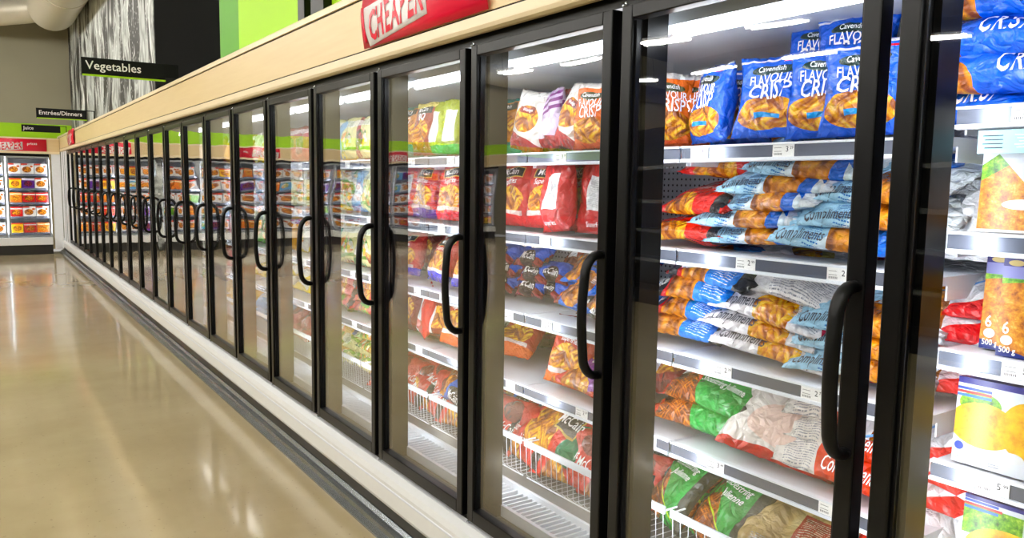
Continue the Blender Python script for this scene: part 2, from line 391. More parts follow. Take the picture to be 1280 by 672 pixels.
# ------------------------------------------------------------------ promo signs and hanging aisle signs
def promo(y_left, w_, label, face='x', x0=0):
    """face 'x': on the row fascia looking across the aisle; 'y': on the end wall"""
    if face == 'x': base = Vector((D-.034, y_left, H+.565)); U = Vector((0, -1, 0)); N = Vector((-1, 0, 0))
    else: base = Vector((x0, FY-.066, H+.478)); U = Vector((1, 0, 0)); N = Vector((0, -1, 0))
    g = empty('promotional_sign', base, label, 'sign')
    hh = .262
    def pt(u, v, d=0): bow = .016*math.sin(PI*min(1, max(0, v/hh))); return U*u + Vector((0, 0, v)) + N*(bow+d)
    def sheet(q, mat, d, nv=8, nu=2):
        m_ = MB(); m_.mat(mat)
        for sgn in (0, 1):
            for i in range(nu+1):
                for j in range(nv+1):
                    a, b = i/nu, j/nv
                    u = (q[0][0]*(1-a)+q[1][0]*a)*(1-b)+(q[3][0]*(1-a)+q[2][0]*a)*b
                    v = (q[0][1]*(1-a)+q[1][1]*a)*(1-b)+(q[3][1]*(1-a)+q[2][1]*a)*b
                    m_.v.append(tuple(pt(u, v, d-.003*sgn)))
        n1 = (nu+1)*(nv+1)
        def F(*x): m_.f.append(list(x)); m_.mi.append(0); m_.smooth.append(True)
        for i in range(nu):
            for j in range(nv):
                k = i*(nv+1)+j; F(k, k+nv+1, k+nv+2, k+1); F(n1+k, n1+k+1, n1+k+nv+2, n1+k+nv+1)
        for i in range(nu):
            k = i*(nv+1); F(k, n1+k, n1+k+nv+1, k+nv+1); k += nv; F(k, k+nv+1, n1+k+nv+1, n1+k)
        for j in range(nv):
            F(j, j+1, n1+j+1, n1+j); k = nu*(nv+1)+j; F(k, n1+k, n1+k+1, k+1)
        return m_
    sheet([(0, 0), (w_, 0), (w_, hh), (.012, hh)], REDM, 0).build('panel', g)
    wb = sheet([(w_*.07, .002), (w_*.595, .050), (w_*.595, .20), (.006, .158)], SIGNW, .003)
    wb.build('white_flash', g)
    le = MB(); cw = w_*.055
    # letters squeezed tall, rising to the right, the row of seven across the flash
    for i, ch in enumerate('CHEAPER'):
        u0 = w_*(.125+.069*i); v0 = .073+.0088*i; sz = .122+.004*i
        le.text('*'+ch, sz, REDM, lambda a, b, u0=u0, v0=v0: pt(u0+a, v0+b+a*.12, .0058), sx=.62 if ch != 'H' else .56)
    le.build('lettering', g)
    sm = MB()
    sm.text('prices', .052, SIGNW, lambda a, b: pt(w_*.755+a, .165+b+a*.04, .0035))
    sm.build('lettering', g)
    br = sheet([(w_*.02, .02), (w_*.05, .02), (w_*.035, .165), (w_*.012, .165)], REDM, .006); br.build('bracket_stroke', g)
    return g
promo(3.20, .985, 'glossy red CHEAPER sign at the near end of the maple fascia')
promo(16.15, .985, 'small red and white sign at the far end of the maple fascia')
def aisle_sign(body, y, label, tsz, green=True, nm='aisle_sign'):
    g = empty(nm, (1.50, y, H+.82), label, 'sign', 'hanging category signs above the freezers')
    z0, z1 = .02, .165
    MB().box(-.74, -.008, z0, -.10, .008, z1, SIGNB, .003).box(-.10, -.004, z0+.03, .0, .004, z1-.005, SIGNB) .build('sign_board', g) if body == 'Vegetables' else \
        MB().box(-.74, -.008, z0, -.10, .008, z1, SIGNB, .003).build('sign_board', g)
    MB().box(-.735, -.0095, z0-.004, -.10, .0095, z0+.010, GREENL).build('green_edge', g)
    MB().box(-.10, -.006, z1-.012, .006, .006, z1, SIGNB).box(-.006, -.006, 0, .006, .006, z1-.001, SIGNB).box(-.02, -.03, -.001, .02, .03, .004, SIGNB).build('bracket', g)
    MB().text(body, tsz, SIGNW, lambda a, b: (-.71+a, -.0088, (z0+z1)/2+.008+b), align='LEFT').build('lettering', g)
aisle_sign('Vegetables', 7.416, 'black Vegetables sign with lime green lower edge above the freezers', .072)
aisle_sign('Entrées/Dinners', 13.242, 'black Entrées/Dinners sign on a bracket above the freezers', .062)
aisle_sign('Juice', 17.602, 'small black Juice sign in front of the green band', .066)

# ------------------------------------------------------------------ ducts and store lights
m = MB(); m.tube([(-15.8, 18.2, H+2.90), (-3, 18.15, H+2.93), (.1, 17.9, H+2.96), (.9, 17.2, H+3.03), (1.4, 16.6, H+3.10)], [.24]*5, DUCTM, 28)
AD = empty('air_duct', (1.27, 10, H+2.98), 'pale round air duct bending from above the freezers to the end wall', 'duct')
_o = m.build('end_run', AD); _o.location = (-1.27, -10, -H-2.98)
m = MB(); rr = .385
pts = [(1.27, 16.9, H+2.98)]; rad = [.05]
for k in range(1, 8): an = PI/2*k/7; pts.append((1.27, 16.9-.30*(1-math.cos(an))-.02*k, H+2.98)); rad.append(rr*math.sin(an))
for y in (15, 12, 9, 6, 3, 0, -3): pts.append((1.27, y, H+2.98)); rad.append(rr)
m.tube(pts, rad, DUCTM, 36)
for y in (14.2, 11.2, 8.2, 5.2): m.tube([(1.27, y-.02, H+2.98), (1.27, y+.02, H+2.98)], rr+.008, DUCTM, 36)
_o = m.build('main_run', AD); _o.location = (-1.27, -10, -H-2.98)
def light_fix():
    t = empty('ceiling_light', (0, 0, 0))
    MB().box(-.15, -.62, .03, .15, .62, .07, WHITE, .006).box(-.004, -.55, .07, .004, -.545, .9, STEEL).box(-.004, .545, .07, .004, .55, .9, STEEL).build('housing', t)
    for x in (-.08, .08): MB().tube([(x, -.6, .008), (x, .6, .008)], .018, TUBE, 8).build('tube', t)
    return t
fx = light_fix(); index_kids(fx); first = True
for xi, X in enumerate((-.7, -3.4, -6.1, -8.6, -12)):
    for yi in range(8):
        Y = -2.6 + 2.65*yi
        t = fx if first else copy_tree(fx); first = False
        t.location = (X, Y+(.9 if xi % 2 else 0), H+2.85)
        tag(t, f'white twin-tube ceiling light, row {["nearest", "second", "third", "fourth", "farthest"][xi]} from the freezers, {ORD[yi]} towards the end wall', 'ceiling light', 'fluorescent ceiling lights')

# ------------------------------------------------------------------ opposite side of the aisle, seen in the door glass
for i, (y0, y1) in enumerate(((-4.5, -.2), (-.1, 4.1), (4.2, 8.4))):
    g = empty('display_gondola', (-4.7, (y0+y1)/2, 0), f'tall black display shelving across the aisle, {ORD[i]} from the near end, reflected in doors', 'shelving', 'black shelving across the aisle')
    l = (y1-y0)/2
    MB().box(-.04, -l, 0, .04, l, 2.3, BLACKM).box(-.45, -l, 0, .45, l, .18, BLACKM, .01).build('back_and_base', g)
    for z in (.55, .95, 1.35, 1.75):
        MB().box(.04, -l+.02, z, .42, l-.02, z+.03, BLACKM).box(.42, -l+.02, z-.01, .424, l-.02, z+.035, STEEL).build('shelf', g)

# ------------------------------------------------------------------ end-wall freezer cases
FY = YE-.45                       # their front plane
tag(MB().box(-9.6, FY-.06, H+.50, D-.03, FY+.02, H+.735, WOOD).box(-9.6, FY-.07, H+.735, D-.03, YE-.013, H+.765, WOODL).box(-9.6, FY-.07, H+.455, D-.03, FY+.02, H+.50, WOODL).build('fascia_board'),
    'maple board above the freezer doors on the end wall', 'fascia')
tag(MB().box(1.26, FY-.03, .10, 1.50-.085, FY+.02, H+.455, WHITE, .004).box(1.225, FY-.02, .10, 1.259, FY+.02, H+.455, plain('taupe_strip', (150, 140, 112), .5)).build('corner_panel'),
    'narrow white corner panel beside the end-wall freezer', 'panel')
def make_far_case(wd=.74):
    t = empty('wall_freezer', (0, 0, 0)); h = wd/2
    MB().box(-h, .80, .1, h, .82, H+.45, LINER).box(-h, .05, .30, h, .80, .33, LINER).box(-h, .03, H+.40, h, .8, H+.455, LINER)\
        .box(-h, .05, .3, -h+.01, .8, H+.4, LINER).box(h-.01, .05, .3, h, .8, H+.4, LINER).build('cabinet_body', t)
    MB().box(-h, -.05, H-1.34, h, .05, H-1.19, BUMPM, .008).build('bumper', t)
    MB().box(-h, .0, 0, h, .05, H-1.34, KICK).build('kick_plate', t)
    a, b = -h+.012, h-.012; zb, zt = H-1.185, H+.40; f = .035
    d = MB().box(a, -.01, zb, a+f, .025, zt, SILVER, .003).box(b-f, -.01, zb, b, .025, zt, SILVER, .003)\
        .box(a+f, -.01, zb, b-f, .025, zb+f, SILVER, .003).box(a+f, -.01, zt-f, b-f, .025, zt, SILVER, .003).build('door', t)
    MB().box(a+f-.003, .005, zb+f-.003, b-f+.003, .011, zt-f+.003, FARGLASS).build('glass_pane', d)
    MB().tube([(b-.018, -.008, H-.18), (b-.018, -.05, H-.20), (b-.018, -.055, H-.36), (b-.018, -.05, H-.52), (b-.018, -.008, H-.54)], .010, STEEL, 8).build('door_handle', d)
    MB().box(-h, .02, H+.395, h, .2, H+.455, BLACK).build('header', t)
    for z in FSH: s_ = MB().box(-h+.012, .14, z-.02, h-.012, .62, z, SHELFM).build('shelf', t); MB().box(-h+.012, .13, z-.04, h-.012, .138, z, RAILM).build('price_rail', s_)
    for x in (-h+.026, h-.026): MB().box(x-.006, .027, H-1.1, x+.006, .033, H+.36, LEDF).build('tube_light', t)
    return t
LEDF = emitter('wall_case_tube', (.95, .97, 1), 42.0)
FSH = [H-1.10, H-.78, H-.50, H-.22, H+.06]
fc = make_far_case(); index_kids(fc)
FX = []; x = 1.225-.37; n = 0
while x > -9.2:
    FX.append(x); n += 1; x -= .74
    if n % 3 == 2:
        x -= .16
for i, x in enumerate(FX):
    c = fc if i == 0 else copy_tree(fc); c.location = (x, FY, 0)
    tag(c, f'silver framed freezer case on the end wall, {ORD[i]} from the corner', 'freezer', 'end-wall freezer cases')
    if i and FX[i-1]-x > .8: tag(MB().box(x+.37+.01, FY-.02, .02, x+.37+.15, FY+.5, H+.455, MURAL).build('divider_panel'), f'narrow grey marbled divider left of the {ORD[i-1]} end-wall freezer', 'panel')
for x_, l_ in ((.20, 'red and white sign on the end-wall fascia beside the corner'), (-2.9, 'red and white sign on the end-wall fascia, second from the corner'), (-6.2, 'red and white sign on the end-wall fascia, farthest from the corner')):
    promo(0, .985, l_, 'y', x_)
# ------------------------------------------------------------------ frozen goods: printed films and cartons
def food(s, kind, uv, w_, h_):
    p = s.mapping(uv, sc=(w_*10, h_*10, 1))
    if kind == 'fries':
        n = s.voro(s.mapping(s.mapping(p, rot=(0, 0, .75)), sc=(1.5, 8, 1)), 1.0); n2 = s.voro(s.mapping(s.mapping(p, rot=(0, 0, -.55)), sc=(1.5, 8, 1)), 1.0)
        pk = s.math('GREATER_THAN', s.noise(p, 1.6, 1), .5); f = s.math('ADD', s.math('MULTIPLY', n, pk), s.math('MULTIPLY', n2, s.math('SUBTRACT', 1, pk)))
        return s.ramp(f, [(.14, lin((250, 210, 110))), (.34, lin((244, 184, 66))), (.56, lin((214, 130, 34))), (.8, lin((146, 70, 16)))])
    if kind == 'shoestring':
        n = s.voro(s.mapping(s.mapping(p, rot=(0, 0, .4)), sc=(1.6, 15, 1)), 1.2); n2 = s.voro(s.mapping(s.mapping(p, rot=(0, 0, -.9)), sc=(1.6, 15, 1)), 1.2)
        return s.ramp(s.math('MINIMUM', n, n2), [(.08, lin((224, 150, 66))), (.25, lin((190, 104, 36))), (.5, lin((110, 46, 14)))])
    if kind == 'crumb':
        n = s.noise(p, 5, 6, .75)
        return s.ramp(n, [(.36, lin((150, 76, 24))), (.48, lin((216, 136, 56))), (.6, lin((244, 190, 110))), (.72, lin((255, 226, 170)))])
    if kind == 'fillet':
        n = s.noise(p, 3.2, 6, .7)
        return s.ramp(n, [(.34, lin((222, 140, 10))), (.5, lin((250, 190, 30))), (.68, lin((255, 222, 96)))])
    if kind == 'nugget':
        n = s.voro(p, 4.2, 'Distance', 'SMOOTH_F1'); n2 = s.noise(p, 9, 3)
        return s.ramp(s.math('ADD', n, s.math('MULTIPLY', n2, .25)), [(.2, lin((248, 190, 104))), (.42, lin((222, 140, 52))), (.7, lin((134, 70, 22)))])
    if kind == 'lettuce':
        n = s.noise(p, 6, 5, .7)
        return s.ramp(n, [(.35, lin((36, 92, 16))), (.5, lin((110, 178, 44))), (.65, lin((196, 226, 110)))])
    if kind == 'veg':
        c = s.voro(p, 4.5, 'Color'); sx = s.node('ShaderNodeSeparateColor'); s.put(sx.inputs[0], c)
        return s.ramp(sx.outputs[0], [(0, lin((60, 130, 30))), (.3, lin((120, 180, 60))), (.5, lin((240, 205, 70))), (.72, lin((232, 120, 30))), (.9, lin((230, 232, 214)))])
    if kind == 'potato':
        n = s.voro(p, 1.25, 'Distance', 'SMOOTH_F1'); n2 = s.noise(p, 4, 3)
        return s.ramp(s.math('ADD', n, s.math('MULTIPLY', n2, .3)), [(.25, lin((222, 206, 160))), (.5, lin((196, 168, 116))), (.75, lin((150, 124, 86)))])
    if kind == 'berries':
        n = s.voro(p, 4.2)
        return s.ramp(n, [(.1, lin((190, 40, 70))), (.4, lin((110, 14, 50))), (.7, lin((50, 4, 30)))])
def film(name, w_, h_, base, layers, rough=.24, glossy=True):
    s = NT(name); uv0 = s.coord('UV'); sp = s.node('ShaderNodeSeparateXYZ'); 
    nz = s.node('ShaderNodeTexNoise'); s.put(nz.inputs['Vector'], s.mapping(uv0, sc=(w_*10, h_*10, 1))); nz.inputs['Scale'].default_value = 1.3; nz.inputs['Detail'].default_value = 2
    if glossy:
        off = s.node('ShaderNodeVectorMath', operation='MULTIPLY_ADD'); s.put(off.inputs[0], nz.outputs['Color']); off.inputs[1].default_value = (.09,)*3
        ad = s.node('ShaderNodeVectorMath', operation='ADD'); s.put(ad.inputs[0], uv0); ad.inputs[1].default_value = (-.045,)*3
        s.put(off.inputs[2], ad.outputs[0]); uv = off.outputs[0]
    else: uv = uv0
    s.put(sp.inputs[0], uv); U, V = sp.outputs[0], sp.outputs[1]
    gt = lambda a, b: s.math('GREATER_THAN', a, b)
    mul = lambda a, b: s.math('MULTIPLY', a, b)
    def colr(c, ): return food(s, c, uv, w_, h_) if isinstance(c, str) else lin(c)
    col = colr(base)
    for L_ in layers:
        k = L_[0]
        if k == 'R': _, a, b, c, d, cc = L_; mk = mul(mul(gt(U, a), gt(b, U)), mul(gt(V, c), gt(d, V)))
        elif k == 'E':
            _, a, b, c, d, cc = L_
            du = s.math('DIVIDE', s.math('SUBTRACT', U, a), c); dv = s.math('DIVIDE', s.math('SUBTRACT', V, b), d)
            mk = gt(1, s.math('ADD', mul(du, du), mul(dv, dv)))
        elif k == 'H':   # half plane: v > a + b*u  (or below with sign -1)
            _, a, b, sg, cc = L_; e = s.math('SUBTRACT', V, s.math('ADD', a, mul(U, b))); mk = gt(mul(e, sg), 0)
        elif k == 'B':   # slanted band of half width d around v = a + b*u
            _, a, b, d, cc = L_; e = s.math('ABSOLUTE', s.math('SUBTRACT', V, s.math('ADD', a, mul(U, b)))); mk = gt(d, e)
        elif k == 'T':   # rows of fine print in a rectangle
            _, a, b, c, d, cc = L_
            rows = gt(s.math('FRACT', mul(V, 1/.020*h_/.25)), .62); let = gt(s.noise(s.mapping(uv, sc=(w_*420, h_*60, 1)), 1, 1), .45)
            mk = mul(mul(mul(mul(gt(U, a), gt(b, U)), mul(gt(V, c), gt(d, V))), rows), let)
        col = s.mix(mk, col, colr(cc))
    hs = s.node('ShaderNodeHueSaturation'); hs.inputs['Saturation'].default_value = 1.14; hs.inputs['Value'].default_value = .92 if glossy else .70; s.put(hs.inputs['Color'], col); col = hs.outputs[0]
    s.set(Base_Color=col, Roughness=rough)
    if glossy:
        c = s.coord()
        nn = s.noise(c, 9, 1); wc = s.node('ShaderNodeVectorMath', operation='MULTIPLY_ADD'); n3 = s.node('ShaderNodeTexNoise'); s.put(n3.inputs['Vector'], c); n3.inputs['Scale'].default_value = 9; s.put(wc.inputs[0], n3.outputs['Color']); wc.inputs[1].default_value = (.10,)*3; s.put(wc.inputs[2], c); h = s.math('ADD', s.noise(wc.outputs[0], 26, 3, .55), mul(s.voro(wc.outputs[0], 24, 'Distance', 'DISTANCE_TO_EDGE'), 1.2)); s.bump(h, .8, .020)
        s.b.inputs['Coat Weight'].default_value = .25; s.b.inputs['Coat Roughness'].default_value = .12
    return s.m

def pillow(w_, h_, t_, seal, seed, flat=0):
    rnd = random.Random(seed); W = [(rnd.uniform(1.2, 4.5), rnd.uniform(1.2, 4.5), rnd.uniform(0, 6.28)) for _ in range(5)]
    ph = [rnd.uniform(0, 6.28) for _ in range(4)]; bend = rnd.uniform(-.012, .018); sk = rnd.uniform(-.02, .02)
    def S(u, v, side, off=0.0):
        a, b = abs(2*u-1), abs(2*v-1)
        if seal == 'v': e, q, s1, s2 = a, b, u, v
        else: e, q, s1, s2 = b, a, v, u
        q2 = min(1, max(0, (q-.0)/.93)); prof = max(0, 1-e**3.2)**.55 * max(0, 1-q2**3.4)**.62
        lump = 1 + sum(.075*math.sin(fx*u*3+fy*v*3+p) for fx, fy, p in W)
        ends = max(0, (q-.55)/.45)
        pleat = .0055*ends*math.sin(2*PI*5*s1+ph[0]+2*s2)*(1 if q < .93 else .45) + .003*ends*math.sin(2*PI*11*s1+ph[1])
        slump = (1.22-.44*v) if seal == 'v' else 1.0
        y = t_/2*prof*lump*slump
        pin = 1-.10*math.sin(PI*s2)-.0
        if seal == 'v': x = (u-.5)*w_*pin; z = h_*(v + .012*math.sin(9*u+ph[2])*(1 if v > .5 else .0))
        else: x = (u-.5)*w_ + .010*math.sin(8*v+ph[2])*(2*u-1); z = h_*(.5+(v-.5)*pin)
        mid = pleat + bend*(4*(s2-.5)**2-.3) + sk*(u-.5)*(v-.5)
        y = y + off
        return (x, (-y if side == 0 else y) + mid, z)
    return S
def carton(w_, h_, t_):
    def S(u, v, side, off=0.0): return ((u-.5)*w_, (-t_/2-off) if side == 0 else (t_/2+off), v*h_)
    return S
WRAP = .34
def uv_plain(u, v, side): return ((u if not side else 1-u), v)
def uv_wrap(u, v, side): return (u, WRAP+(1-WRAP)*v if not side else WRAP-WRAP*1.9*v)
def bag_mesh(name, S, mats, nu=20, nv=22, uvm=uv_plain):
    vs, fs, uvs, mi = [], [], [], []
    idx = {}
    for side in (0, 1):
        for i in range(nu+1):
            for j in range(nv+1):
                u, v = i/nu, j/nv
                if side == 1 and (i in (0, nu) or j in (0, nv)): idx[(1, i, j)] = idx[(0, i, j)]; continue
                idx[(side, i, j)] = len(vs); vs.append(S(u, v, side))
    for side in (0, 1):
        for i in range(nu):
            for j in range(nv):
                q = [(i, j), (i+1, j), (i+1, j+1), (i, j+1)]
                if side: q = q[::-1]
                fs.append([idx[(side, a, b)] for a, b in q]); uvs += [uvm(a/nu, b/nv, side) for a, b in q]; mi.append(side if len(mats) > 1 else 0)
    me = bpy.data.meshes.new(name); me.from_pydata(vs, [], fs)
    for m_ in mats: me.materials.append(m_)
    me.polygons.foreach_set('material_index', mi); me.polygons.foreach_set('use_smooth', [True]*len(fs))
    ul = me.uv_layers.new(name='UVMap'); ul.data.foreach_set('uv', [c for p in uvs for c in p]); me.update(); return me
def box_mesh(name, w_, h_, t_, mats):
    b = bmesh.new(); bmesh.ops.create_cube(b, size=1); ul = b.loops.layers.uv.new('UVMap')
    for v in b.verts: v.co = Vector((v.co.x*w_, v.co.y*t_, (v.co.z+.5)*h_))
    for f in b.faces:
        for l in f.loops:
            x, y, z = l.vert.co
            l[ul].uv = (x/w_+.5, z/h_) if abs(f.normal.y) > .5 else ((y/t_+.5)*.18, z/h_) if abs(f.normal.x) > .5 else (x/w_+.5, .97)
        f.material_index = 0 if f.normal.y < -.5 or len(mats) == 1 else 1
    me = bpy.data.meshes.new(name); b.to_mesh(me); b.free()
    for m_ in mats: me.materials.append(m_)
    return me

RED, DRED, BLU, WHT, BLK = (214, 24, 24), (150, 12, 22), (16, 92, 214), (244, 244, 246), (22, 22, 26)
PRT = (150, 154, 166)
TXW = plain('lettering_white', (252, 252, 252), .4); TXD = plain('lettering_dark', (52, 52, 66), .5); TXR = plain('lettering_red', (206, 28, 40), .5)
TXG = plain('lettering_green', (20, 140, 70), .5)
def mc(bot, base=(198, 22, 24)):
    return (base, [('E', .5, .40, .40, .22, 'fries'), ('R', -1, 2, -1, .17, bot), ('R', .12, .88, .17, .235, (236, 214, 210)), ('R', .20, .80, .735, .895, (232, 200, 120)), ('R', .22, .78, .75, .88, BLK), ('B', .98, 0, .03, (170, 14, 20))])
MCT = [('McCain', .5, .815, .105, TXW, 0), ('Superfries', .5, .67, .092, TXW, .12)]
